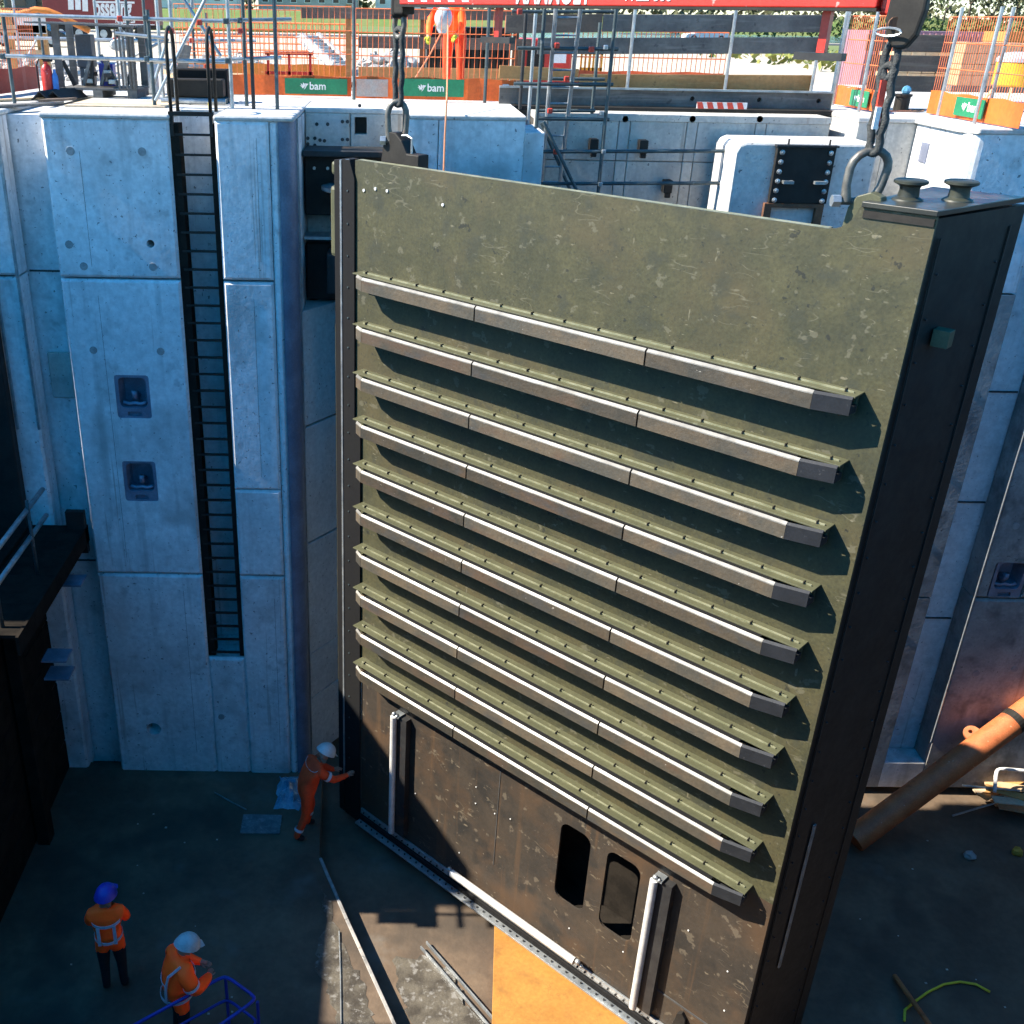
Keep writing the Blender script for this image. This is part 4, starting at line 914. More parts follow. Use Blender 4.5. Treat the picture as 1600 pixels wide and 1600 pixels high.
for (px, py) in ((943, 237), (938, 288), (940, 177), (946, 74)): coupler(st, A(px, py, YT-.02), galv, .03)
al = thing('scaffold_ladder', 'aluminium ladder leaning inside the scaffold tower', 'ladder', A(880, 250, 15.5))
LT0, LB0 = A(869, 8, 15.25), A(845, 300, 15.75); LT1, LB1 = A(908, 8, 15.25), A(873, 300, 15.75)
tubes(al, 'stile', [(LT0, LB0), (LT1, LB1)], .03, galv)
for k in range(11):
    f = .06+k*.088; MB().tube(LT0.lerp(LB0, f), LT1.lerp(LB1, f), .014, 6).build('rung', galv, al)

# ---- tag lines
tag(MB().path([A(700, 40, 16.9), A(699, 120, 15.3), A(698, 158, 14.6), A(695, 215, 14.5), A(693, 275, 14.35)], .012, 6).build('tag_line', rope_o), 'orange tag line hanging from the worker down to the gate', 'rope')
tag(MB().path([A(691, 48, 17.9), A(672, 85, 17.8), A(647, 125, 17.5)], .012, 6).build('tag_line', rope_o), 'slack orange rope end trailing from the worker glove to the fence', 'rope')

# ---- boards, pump and small gear on the right quay
rbz = thing('plank_stack_barrier', 'three brown guard boards behind the right sling', 'barrier', foot(1430, 150, 17.6))
for (y0, h) in ((66, 22), (98, 21), (130, 21)):
    a = A(1355, y0, 17.6); b = A(1492-(y0-66)*.22, y0, 17.6); hh = h*17.6/1606
    MB().bx(a.x, b.x, 17.6, 17.64, a.z-hh/2, a.z+hh/2).build('board', wood_brown, rbz, bevel=.006)
for px in (1362, 1478): a = A(px, 120, 17.66); MB().tube((a.x, 17.66, D), (a.x, 17.66, D+1.15), .025, 8).build('post', rust, rbz)
p = foot(1408, 166, 16.9)
pu = thing('pump_unit', 'small black pump with blue cap and cables on the right quay', 'pump', p)
MB().lathe([(.11, 0), (.11, .2), (.13, .21), (.13, .24)], p, 14).build('body', black, pu, smooth='auto')
MB().ball(p+Vector((.03, 0, .29)), .07).build('cap', plastic_blue, pu)
for k in range(4): MB().path([p+Vector((.1, -.05*k, .02)), p+Vector((.3+.05*k, -.12+.1*k, .012)), p+Vector((.15, -.3+.05*k, .012)), p+Vector((-.3-.08*k, -.28, .012))], .012, 5).build('cable', black if k % 2 else rope_o, pu)
# round yellow lidded bin beyond the right fence
p = foot(1590, 100, 19.5)
bn = thing('yellow_drum', 'yellow drum with grey lid beyond the right fence', 'drum', Vector((p.x, 19.5, D)))
MB().lathe([(.30, .25), (.34, .28), (.34, .62), (.32, .64)], (p.x, 19.5, D), 18).build('body', mat('drum_yellow', (.75, .42, .02), rough=.5), bn, smooth='auto')
MB().lathe([(.35, .64), (.35, .70), (.25, .78), (.1, .80)], (p.x, 19.5, D), 18).build('lid', mat('lid_grey', (.45, .46, .5), rough=.4), bn, smooth='auto')
for k in range(3): MB().bar((p.x+.25*cos(k*2.1), 19.5+.25*sin(k*2.1), D+.3), (p.x+.45*cos(k*2.1), 19.5+.45*sin(k*2.1), D), .04, .04).build('leg', wood_pale, bn)

# ---- second row of scaffold tubes and clutter farther back on the left quay
sg2 = thing('scaffold_guardrail', 'back row of scaffold tubes behind the grey pallet crate', 'scaffold', foot(120, 130, 18.6))
for (px, y0, Y) in ((16, -30, 18.4), (144, -30, 18.6), (181, -30, 18.4), (221, -30, 18.0), (300, 30, 19.2), (322, 20, 19.0), (195, -10, 19.4), (60, 20, 19.0)):
    a = A(px, y0, Y); MB().tube((a.x, Y, D), (a.x, Y, a.z), .025, 8).build('standard', galv if px in (144, 181, 16) else galv_blue, sg2, smooth='auto')
tubes(sg2, 'ledger', [(A(-10, 58, 18.5), A(260, 64, 18.4)), (A(120, 98, 18.5), A(330, 104, 18.9)), (A(285, 62, 19.1), A(400, 64, 19.0)), (A(165, 110, 18.2), A(262, 60, 18.0))], .025, galv)
for (px, py) in ((221, 60), (144, 62), (181, 62), (300, 63), (322, 104)): coupler(sg2, A(px, py, 18.0), red_clip)
tg = thing('timber_stack', 'small stack of pale timbers behind the ladder grab rails', 'timber', foot(300, 140, 18.2))
for k in range(4):
    for i in range(3): a = foot(268, 140, 18.1+.14*i); MB().bx(a.x+.02*k, a.x+1.35-.05*k, a.y, a.y+.11, D+.075*k, D+.075*k+.065).build('timber', wood_pale if (k+i) % 2 else wood_new, tg, bevel=.004)
p = foot(232, 132, 17.9)
tag(MB().lathe([(.16, 0), (.17, .02), (.17, .42), (.15, .45), (.04, .46)], p, 16).build('plastic_barrel', mat('barrel_white', (.6, .6, .58), rough=.4), smooth='auto'), 'white plastic barrel left of the ladder grab rails', 'barrel')
p = foot(420, 128, 18.6)
rf = thing('red_trestle', 'red steel trestle with stones behind the left banner fence', 'trestle', p)
for dx_ in (0, .35, .7): MB().bar((p.x+dx_, 18.6, D), (p.x+dx_, 18.6, D+.62), .04, .04).build('leg', red_paint, rf)
for z in (.3, .6): MB().bar((p.x-.05, 18.6, D+z), (p.x+.75, 18.6, D+z), .04, .05).build('rail', red_paint, rf)
random.seed(77)
for k in range(14):
    px = random.uniform(270, 560); p = foot(px, 130, random.uniform(18.4, 20.2)); L_ = random.uniform(.3, .9); a_ = random.uniform(0, 3.1)
    d_ = Vector((cos(a_), sin(a_), random.uniform(0, .25)))*L_
    tag(MB().bar(p+Vector((0, 0, .05)), p+d_+Vector((0, 0, .05)), .09, .05).build('loose_timber', (wood_new, wood_grey, wood_pale, rust)[k % 4]), 'loose short timber lying behind the orange banner fence', 'timber', 'loose timbers behind the banner fence')

# ================================================================ THINGS IN THE PIT
ZA = -.11; ZF = -.35
p0 = atz(375, 1303, ZA); p1 = atz(437, 1303, ZA)
tag(MB().bx(p0.x, p1.x, p0.y, p0.y+.42, ZA+.004, ZA+.03).build('steel_plate', mat('wet_plate', (.12, .14, .15), (.2, .22, .23), s=6, rough=.25, bump=.5, bs=20)), 'wet steel plate lying on the dark floor below the ladder wall', 'plate')
def crumple(name, c, w_, d_, h_, m, label, cat, seed=1):
    random.seed(seed); vs = []; fs = []; n_ = 9
    for j in range(n_):
        for i in range(n_):
            e = min(i, j, n_-1-i, n_-1-j)/4
            vs.append((c[0]+(i/(n_-1)-.5)*w_+random.uniform(-.03, .03), c[1]+(j/(n_-1)-.5)*d_+random.uniform(-.03, .03), c[2]+.01+h_*e*random.uniform(.5, 1)))
    for j in range(n_-1):
        for i in range(n_-1): a = j*n_+i; fs.append((a, a+1, a+n_+1, a+n_))
    return tag(MB().add(vs, fs).build(name, m), label, cat)
p = atz(452, 1240, ZA); crumple('plastic_sheet', (p.x, p.y, ZA), .42, .8, .3, plastic_blue, 'crumpled pale blue plastic sheet behind the worker at the gate', 'sheet', 3)
tag(MB().path([atz(335, 1238, ZA+.02), atz(365, 1255, ZA+.02), atz(385, 1265, ZA+.03)], .012, 5).build('thin_rod', galv), 'thin rod leading to the wet steel plate', 'rod')
# yellow painted panel in front of the gate
def gq(u, d): q_ = gp(u, d, 0); return (q_.x, q_.y)
pt = [atz(773, 1440, ZF+.1), atz(768, 1625, ZF+.1), atz(1010, 1680, ZF+.1), atz(1120, 1620, ZF+.1)]
op = slab('floor_panel', [(q_.x, q_.y) for q_ in pt], ZF+.006, ZF+.10, mat('yellow_panel', (.42, .20, .042), (.36, .165, .035), s=1.5, rough=.6, layers=(((.2, .10, .03), 3, (1, 1, 1), .58, .70, .5), ((.25, .12, .03), 4, (1, 1, 1), .50, .56, .6, .01))), bevel=.006)
tag(op, 'orange-yellow panel lying on the floor at the foot of the gate', 'panel')
for (d, lab) in ((1.18, 'nearer of two thin steel rails beside the orange floor panel'), (1.06, 'thin steel rail touching the orange floor panel')):
    a = gp(2.25, d-.1, ZF+.05); b = gp(5.4, d+.5, ZF+.05); tag(MB().bar(a, b, .02, .05).build('steel_rail', galv), lab, 'rail')
# wet film of slurry on the floor
p = atz(650, 1540, ZF)
struct(slab('floor_slurry', ragged([(.1, 10.4), (.6, 10.5), (1.0, 10.1), (1.1, 9.7), (1.4, 9.3), (1.5, 8.4), (.7, 8.5), (.45, 9.3), (.2, 9.8)], .06, 9), ZF+.013, ZF+.022, puddle_m))
tag(MB().path([atz(530, 1455, ZA+.02), atz(532, 1520, ZA+.02), atz(533, 1600, ZA+.02)], .010, 6).build('floor_cable', galv), 'pale cable along the floor step at picture bottom', 'cable')
# blue tube railing of a stair head
bz = .95
br = thing('tube_railing', 'blue tube railing of a stair frame at the bottom left corner', 'railing', atz(330, 1580, ZA))
P = lambda x, y, z: atz(x, y, z)
c0, c1, c2, c3 = P(180, 1618, bz), P(352, 1524, bz), P(402, 1560, bz), P(330, 1612, bz)
def rnd(pts, r=.1):
    out = [pts[0]]
    for a, b, c in zip(pts[:-2], pts[1:-1], pts[2:]):
        a, b, c = Vector(a), Vector(b), Vector(c); u = (a-b).normalized()*r; v = (c-b).normalized()*r
        out += [b+u, b+u*.4+v*.08, b+(u+v)*.2, b+v*.4+u*.08, b+v]
    return out+[pts[-1]]
MB().path(rnd([c0, c1, c2, c3], .12), .022, 8).build('top_rail', blue_paint, br, smooth=True)
MB().path(rnd([c0.lerp(c1, .45)-Vector((0, 0, .42)), c1-Vector((0, 0, .42)), c2-Vector((0, 0, .42)), c3-Vector((0, 0, .42))], .12), .019, 8).build('mid_rail', blue_paint, br, smooth=True)
for q_ in (c1, c2, c3, c0): MB().tube((q_.x, q_.y, ZA), (q_.x, q_.y, q_.z-.06), .021, 8).build('rail_post', blue_paint, br, smooth='auto')
# orange strut at the right
sp = thing('steel_strut', 'thick orange steel tube strut sloping up at the right edge', 'strut', (8.2, 12.6, ZF))
a = Vector((7.55, 12.75, -.15)); b = at(1640, 1085, 14.05)
MB().tube(a, b, .205, 24).build('tube', orange_pipe_m, sp, smooth='auto')
q_ = a.lerp(b, .66); dr = (b-a).normalized(); upv = (Vector((0, .95, .4))-dr*dr.dot(Vector((0, .95, .4)))).normalized()
lg = MB()
ring = [(cos(t), sin(t)) for t in [k*pi/8 for k in range(9)]]
lg.ext([(x*.13, y*.13) for x, y in ring]+[(-.13, -.08), (.13, -.08)], [CIR(0, .03, .035, 8)], lambda u, v, t: q_+dr*u+upv*(v+.23)+dr.cross(upv)*t, -.03, .03)
lg.build('lifting_eye', orange_pipe_m, sp)
MB().tube(a.lerp(b, .80), a.lerp(b, .83), .212, 24).build('collar_band', black, sp)
# debris heap
de = thing('timber_scrap', 'sunlit heap of bent boards and tubes beside the orange strut', 'debris', atz(1565, 1290, ZF))
c = atz(1575, 1300, ZF)+Vector((.2, .5, 0))
random.seed(5)
for k in range(9):
    a_ = random.uniform(-.5, .5); L_ = random.uniform(.5, 1.1)
    o_ = c+Vector((random.uniform(-.2, .5), random.uniform(-.25, .25), .05+.05*k))
    MB().bar(o_-Vector((cos(a_), sin(a_), random.uniform(-.1, .1)))*L_/2, o_+Vector((cos(a_), sin(a_), random.uniform(-.1, .1)))*L_/2, .16, .025).build('board', (wood_pale, ply, mat('tan_board', (.6, .34, .12), rough=.7))[k % 3], de)
MB().path(rnd([c+Vector((-.35, -.1, .5)), c+Vector((-.2, .25, .72)), c+Vector((.5, .2, .7)), c+Vector((.9, -.1, .5))], .15), .03, 8).build('bent_tube', white_paint, de)
MB().tube(c+Vector((-.75, .15, .42)), c+Vector((.1, -.05, .5)), .02, 6).build('loose_tube', galv, de)
MB().tube(c+Vector((-1.0, -.2, .06)), c+Vector((.5, .0, .5)), .018, 6).build('loose_tube', galv, de)
# small litter
random.seed(11)
for (px, py, s_, m_, lab) in ((1331, 1312, .07, 'y', 'small yellow scrap on the floor right of the gate'), (1334, 1293, .04, 'y', 'tiny yellow scrap just above the other yellow scrap'), (1514, 1341, .10, 's', 'pale stone lump on the floor below the timber heap'), (1588, 1335, .10, 'y', 'yellow lump at the right edge below the timber heap')):
    q_ = atz(px, py, ZF)
    mbx = MB().ball((q_.x, q_.y, ZF+s_*.5), s_, 7, 4, (1.1, .8, .8)); mbx.v = [(x+random.uniform(-.2, .2)*s_, y+random.uniform(-.2, .2)*s_, z) for x, y, z in mbx.v]
    tag(mbx.build('scrap_piece', mat('scrap_yellow', (.6, .36, .05), rough=.7) if m_ == 'y' else stone_m), lab, 'scrap')
h_ = [atz(px, py, ZF+.03) for px, py in ((1413, 1595), (1414, 1578), (1428, 1566), (1450, 1550), (1475, 1538), (1500, 1534), (1525, 1538), (1547, 1550))]
tag(MB().path(h_, .018, 6).build('yellow_hose', hose_y, smooth=True), 'thin yellow hose arcing over the floor at lower right', 'hose')
tag(MB().tube(atz(1398, 1525, ZF+.06), atz(1455, 1605, ZF+.25), .035, 10).build('orange_rod', orange_pipe_m, smooth='auto'), 'orange red rod lying under the yellow hose', 'rod')
fl = MB()
random.seed(3)
for k in range(110):
    x = random.uniform(-4.5, 10); y = random.uniform(7.5, 13.6)
    z = ZA if x < -1.3 else (ZF if x > 1.6 else None)
    if z is None: continue
    s_ = random.uniform(.005, .013); fl.bx(x-s_, x+s_*1.6, y-s_, y+s_, z, z+s_)
o = fl.build('floor_litter', mat('litter', (.6, .58, .5), (.4, .36, .3), rough=.8)); o['kind'] = 'stuff'; o['label'] = 'tiny pale chips scattered over the dark pit floor'

# ================================================================ PEOPLE
def person(label, loc, rotz, J, mats, helm, bands, group=None, glove=None, bulk=1.0, hem=9):
    """body grown from a skeleton; J maps joint -> (x,y,z,r)"""
    E_ = [('pel', 'spi'), ('spi', 'che'), ('che', 'nek'), ('nek', 'hed'), ('hed', 'top')]
    for s_ in 'lr': E_ += [('che', s_+'sh'), (s_+'sh', s_+'el'), (s_+'el', s_+'wr'), (s_+'wr', s_+'ha'), ('pel', s_+'hi'), (s_+'hi', s_+'kn'), (s_+'kn', s_+'an'), (s_+'an', s_+'to')]
    keys = ['pel']+[k for k in J if k != 'pel']
    me = bpy.data.meshes.new('body'); me.from_pydata([J[k][:3] for k in keys], [(keys.index(a), keys.index(b)) for a, b in E_], [])
    ob = bpy.data.objects.new('body_tmp', me); C.objects.link(ob)
    ob.modifiers.new('skin', 'SKIN')
    if not me.skin_vertices: me.skin_vertices.new()
    for i, k in enumerate(keys):
        r = J[k][3]; rx = r*(1.0); sv = me.skin_vertices[0].data[i]; sv.radius = (rx, r); sv.use_root = (k == 'pel')
    ss = ob.modifiers.new('sub', 'SUBSURF'); ss.levels = 2; ss.render_levels = 2
    dg = bpy.context.evaluated_depsgraph_get(); dg.update()
    m2 = bpy.data.meshes.new_from_object(ob.evaluated_get(dg)); bpy.data.objects.remove(ob)
    m2.materials.clear()
    t = thing('person', label, 'person', loc, rotz, group)
    names = ['cloth', 'legs', 'skin', 'boot']
    for n_ in names[1:]: pass
    m2.name = 'body'
    b = mk('body', m2, mats['cloth'], t, smooth=True, local=True)
    for n_ in names[1:]: m2.materials.append(mats[n_])
    seg = {}
    for e in E_:
        a, c_ = e
        mi = 0
        if c_ in ('hed', 'top'): mi = 2
        elif c_[1:] in ('hi', 'kn', 'an'): mi = 1
        elif c_[1:] == 'to': mi = 3
        elif c_[1:] == 'ha': mi = 2
        seg[e] = mi
    for pl in m2.polygons:
        c_ = pl.center; best = None
        for e, mi in seg.items():
            a = Vector(J[e[0]][:3]); d = Vector(J[e[1]][:3])-a; f = max(0, min(1, (c_-a).dot(d)/d.length_squared)); q_ = a+d*f
            rr = J[e[0]][3]*(1-f)+J[e[1]][3]*f
            ds = (c_-q_).length-rr
            if best is None or ds < best[0]: best = (ds, mi)
        pl.material_index = 0 if (best[1] == 1 and c_.z > hem) else best[1]
    # hands with fingers
    for s_ in 'lr':
        w_ = Vector(J[s_+'wr'][:3]); h_ = Vector(J[s_+'ha'][:3]); d = (h_-w_).normalized()
        sd = d.cross(Vector((0, 0, 1)) if abs(d.z) < .9 else Vector((0, 1, 0))).normalized()
        hb_ = MB()
        hb_.path([w_, w_+d*.05, w_+d*.09], [.026, .036, .033], 8)
        cur = d.cross(sd)*.02
        for k in range(4):
            o_ = w_+d*.085+sd*(k-1.5)*.018; L_ = (.065, .078, .073, .055)[k]
            hb_.path([o_, o_+d*L_*.5+cur*.3, o_+d*L_*.85+cur], [.0095, .009, .007], 6)
        hb_.path([w_+d*.03+sd*.03, w_+d*.06+sd*.055, w_+d*.09+sd*.06+cur*.5], [.012, .011, .008], 6)
        hb_.build('hand', glove or mats['skin'], t, local=True, smooth=True)
    # face: nose, ears, brow inside the helmet line
    hd = Vector(J['hed'][:3]); tp = Vector(J['top'][:3]); ax = (tp-hd).normalized()
    fwd = J.get('_f', Vector((0, 1, 0)))
    return t, hd, tp, ax
def helmet(t, hd, tp, m, fwd, tilt_ax):
    up = tilt_ax.normalized(); f = (Vector(fwd)-up*Vector(fwd).dot(up)).normalized(); s_ = f.cross(up)
    o_ = hd.lerp(tp, .62); hm = MB()
    prof = [(.155, 0), (.15, .02), (.140, .05), (.125, .09), (.09, .13), (.045, .152), (.0, .157)]
    n_ = 18; vs = []; fs_ = []
    for (r, h) in prof:
        for k in range(n_):
            a = 2*pi*k/n_; vs.append(o_+f*r*1.12*cos(a)+s_*r*.92*sin(a)+up*(h-.01))
    for i in range(len(prof)-1):
        for k in range(n_): fs_.append((i*n_+k, i*n_+(k+1) % n_, (i+1)*n_+(k+1) % n_, (i+1)*n_+k))
    hm.add(vs, fs_)
    hm.add([o_+f*.16+s_*.09+up*.012, o_+f*.225+s_*.05, o_+f*.225-s_*.05, o_+f*.16-s_*.09+up*.012, o_+f*.13-s_*.1+up*.02, o_+f*.13+s_*.1+up*.02], [(0, 1, 2, 3, 4, 5)])
    hm.path([o_+up*.05+f*.14, o_+up*.12+f*.08, o_+up*.15, o_+up*.12-f*.08, o_+up*.05-f*.14], .010, 5)
    hm.build('helmet', m, t, local=True, smooth='auto')
    fc = MB(); e = hd.lerp(tp, .32)
    fc.ball(e+f*.098-up*.01, .018, 6, 4, (1, 1, 1.4))
    for q_ in (-1, 1): fc.ball(e+s_*.085*q_, .022, 6, 4, (.5, 1, 1.4)); fc.ball(e+f*.085+s_*.032*q_+up*.03, .012, 6, 4)
    fc.path([e+f*.09+s_*.025-up*.055, e+f*.095-up*.055, e+f*.09-s_*.025-up*.055], .007, 5)
    fc.build('face', skin_m, t, local=True, smooth=True)
def band(t, c, rx, ry, ax=(0, 0, 1), hgt=.045, m=reflect, a0=0, a1=2*pi, n_=20, xa=(1, 0, 0)):
    ax = Vector(ax).normalized(); x_ = Vector(xa); x_ = (x_-ax*x_.dot(ax)).normalized(); y_ = ax.cross(x_); c = Vector(c)
    vs = []; fs_ = []
    for k in range(n_+1):
        a = a0+(a1-a0)*k/n_
        for (rr, h) in ((1, -hgt/2), (1.035, -hgt/2), (1.035, hgt/2), (1, hgt/2)): vs.append(c+x_*rx*rr*cos(a)+y_*ry*rr*sin(a)+ax*h)
    for k in range(n_):
        i = 4*k
        for j in range(4): fs_.append((i+j, i+(j+1) % 4, i+4+(j+1) % 4, i+4+j))
    MB().add(vs, fs_).build('reflective_band', m, t, local=True)
STAND = dict(pel=(0, 0, .95, .155), spi=(0, .0, 1.13, .155), che=(0, 0, 1.34, .165), nek=(0, .01, 1.49, .062), hed=(0, .02, 1.57, .078), top=(0, .03, 1.72, .082),
             lsh=(-.19, 0, 1.41, .082), lel=(-.255, .02, 1.13, .062), lwr=(-.23, .14, .93, .043), lha=(-.22, .2, .87, .03), rsh=(.19, 0, 1.41, .082), rel=(.255, .02, 1.13, .062), rwr=(.23, .14, .93, .043), rha=(.22, .2, .87, .03),
             lhi=(-.095, 0, .88, .115), lkn=(-.11, .02, .50, .075), lan=(-.115, -.02, .10, .055), lto=(-.13, .12, .045, .045), rhi=(.095, 0, .88, .115), rkn=(.11, .02, .50, .075), ran=(.115, -.02, .10, .055), rto=(.13, .12, .045, .045))
def shift(J, **kw):
    J = dict(J)
    for k in list(J):
        pass
    for k, v in kw.items():
        o_ = J[k]; J[k] = (v[0], v[1], v[2], v[3] if len(v) > 3 else o_[3])
    return J
M1 = dict(cloth=hivis, legs=dark_cloth, skin=skin_m, boot=dark_cloth)
M3 = dict(cloth=hivis_red, legs=hivis_red, skin=skin_m, boot=dark_cloth)
# worker with the blue helmet, arms folded, back to us
J = shift(STAND, lel=(-.24, .12, 1.15), lwr=(-.05, .24, 1.14), lha=(.03, .24, 1.15), rel=(.24, .12, 1.15), rwr=(.05, .25, 1.17), rha=(-.03, .25, 1.17), top=(.03, .06, 1.715), hed=(.01, .03, 1.57))
q_ = atz(160, 1390, ZA+1.80)
t, hd, tp, ax = person('worker in orange vest and blue helmet seen from behind on the dark floor', (q_.x, q_.y, ZA), radians(12), J, dict(M1), helmet_b, None, 'workers on the pit floor', hem=.80)
helmet(t, hd, tp, helmet_b, (.5, 1, -.2), Vector((.05, .1, 1)))
band(t, (0, .0, 1.33), .20, .185); band(t, (0, 0, 1.03), .178, .178)
for s_ in (-1, 1): band(t, (s_*.1, 0, 1.2), .36, .188, (1, 0, 0), .04, a0=-.2+pi, a1=pi+2.2 if 0 else pi+1.1, xa=(0, 0, 1)); MB().bx(s_*.10-.022, s_*.10+.022, -.196, -.188, 1.03, 1.34).build('reflective_strap', reflect, t, local=True)
# worker with the white helmet leaning forward, right side to us
J = shift(STAND, spi=(0, .02, 1.13, .215), pel=(0, 0, .93, .20), che=(0, .05, 1.34, .215), nek=(0, .09, 1.48), hed=(0, .14, 1.55), top=(0, .21, 1.68), lsh=(-.21, .05, 1.39, .115), rsh=(.21, .05, 1.39, .115),
          rel=(.30, .14, 1.15, .10), rwr=(.15, .36, 1.1, .062), rha=(.1, .4, 1.1), lel=(-.28, .16, 1.16, .095), lwr=(-.1, .36, 1.12), lha=(-.04, .42, 1.12))
q_ = atz(283, 1468, ZA+1.76)
t, hd, tp, ax = person('worker in bulky orange jacket and white helmet at the blue railing', (q_.x-.1, q_.y-.05, ZA), radians(-58), J, dict(M1), helmet_w, None, 'workers on the pit floor', hem=.72)
helmet(t, hd, tp, helmet_w, (0, 1, -.4), Vector((0, .45, 1)))
band(t, (0, .035, 1.2), .212, .208, (0, -.15, 1)); band(t, (0, .0, .94), .205, .2)
MB().path([(.10, -.175, .96), (.11, -.165, 1.2), (.13, -.13, 1.38), (.17, .02, 1.50)], .02, 4).build('reflective_strap', reflect, t, local=True)
band(t, (.275, .10, 1.24), .105, .10, (.2, .3, -1), .04)
# worker reaching to the gate
J = shift(STAND, pel=(0, 0, .93), spi=(0, .06, 1.1), che=(0, .16, 1.28), nek=(0, .25, 1.40), hed=(0, .31, 1.46), top=(0, .40, 1.58), lsh=(-.19, .17, 1.33), rsh=(.19, .18, 1.33), rel=(.25, .38, 1.15), rwr=(.2, .62, 1.12), rha=(.19, .68, 1.13),
          lel=(-.22, .38, 1.1), lwr=(-.15, .55, 1.0), lha=(-.14, .6, 1.0), lkn=(-.14, .16, .5), lan=(-.16, .08, .1), lto=(-.17, .22, .045), rkn=(.1, -.04, .48), ran=(.1, -.22, .12), rto=(.11, -.08, .045))
q_ = atz(468, 1312, ZA)
t, hd, tp, ax = person('worker in dark orange coverall reaching toward the gate seal', (q_.x+.1, q_.y+.12, ZA), radians(-62), J, dict(M3), helmet_w, None, 'workers on the pit floor')
helmet(t, hd, tp, helmet_w, (0, 1, -.5), Vector((0, .7, 1)))
band(t, (.225, .29, 1.235), .078, .078, (.3, 1, -.8), .05); band(t, (.1, -.16, .26), .072, .072, (0, .4, 1), .05); band(t, (-.15, .11, .3), .072, .072, (0, -.1, 1), .05)
band(t, (0, .14, 1.36), .19, .09, (0, -.5, 1), .04)
# worker on the quay bending over the edge
J = shift(STAND, pel=(0, 0, .95), spi=(0, .16, 1.08), che=(0, .34, 1.16), nek=(0, .46, 1.14), hed=(0, .53, 1.11), top=(0, .66, 1.06), lsh=(-.19, .36, 1.18), rsh=(.19, .36, 1.18), rel=(.26, .48, .98), rwr=(.22, .6, .86), rha=(.21, .64, .8), lel=(-.26, .48, .98), lwr=(-.22, .62, .88), lha=(-.2, .66, .84))
J = {k: (v[0]*1.05, v[1]*1.05, v[2]*1.08, v[3]) for k, v in J.items()}
q_ = foot(708, 148, 18.0)
t, hd, tp, ax = person('worker in red orange suit bending over the quay fence with a rope', (q_.x, q_.y+.1, D), radians(160), J, dict(M3, cloth=hivis), helmet_w, None, None, glove_m)
helmet(t, hd, tp, helmet_w, (0, .3, -1), Vector((0, 1, .1)))
band(t, (0, .12, 1.16), .165, .165, (0, .8, .7)); band(t, (0, .02, 1.0), .168, .168)

# ================================================================ BEYOND THE QUAY
ZG = 9.9
def lorry():
    a = A(70, 40, 75); b = A(243, 40, 75)
    t = thing('articulated_lorry', 'dark red lorry trailer with white lettering behind the left guardrail', 'lorry', (a.x, 75, ZG))
    x0, x1 = a.x, b.x
    MB().bx(x0, x1, 75, 77.5, 10.95, 13.6).build('trailer_body', truck_red, t, bevel=.04)
    MB().bx(x0, x1, 75.2, 77.3, 10.7, 10.94).build('chassis', black, t)
    MB().bx(x0+.05, x1-.05, 74.985, 74.998, 10.97, 11.02).build('side_marker', white_paint, t)
    for k in range(5):
        x = (x1-1.0-k*1.25) if k < 3 else x0+1+(k-3)*1.2
        w_ = MB().lathe([(.2, 0), (.48, .02), (.5, .06), (.5, .26), (.2, .28)], (x, 75.1, 10.4), 16, 'y').build('wheel', tyre_m, t, smooth='auto')
        MB().lathe([(.25, 0), (.22, .02), (.1, .03)], (x, 75.07, 10.4), 12, 'y').build('rim', galv, w_)
    MB().bx(x0-2.6, x0-.4, 75.1, 77.4, 10.6, 13.2).build('cab', mat('cab_dark', (.02, .04, .045), rough=.3), t, bevel=.12)
    MB().bx(x0-2.3, x0-1.1, 75.06, 75.1, 12.0, 12.8).build('cab_window', glass_m, t)
    put_text('osseling', 1.5, (A(147, 26, 75).x, 74.98, A(147, 24.5, 75).z), (1, 0, 0), (0, 0, 1), white_paint, t, bold=.05, shear=.18, sx=.52)
    put_text('logistics', .52, (A(180, 35, 75).x, 74.98, A(180, 35, 75).z), (1, 0, 0), (0, 0, 1), white_paint, t, bold=.02, shear=.18, sx=.8)
    for k in range(3):
        x = A(107+k*11, 16, 75).x; z = A(107, 15+2.2*(k == 2), 75).z
        MB().ext([(x, z), (x+.36, z), (x+.52, z+2.2), (x+.16, z+2.2)], [], XZ, 74.98, 74.996).build('emblem_bar', white_paint, t)
    MB().bx(A(148, 0, 75).x, A(210, 0, 75).x, 74.98, 74.996, A(150, 3, 75).z-.06, A(150, 3, 75).z+.06).build('emblem_line', white_paint, t)
lorry()
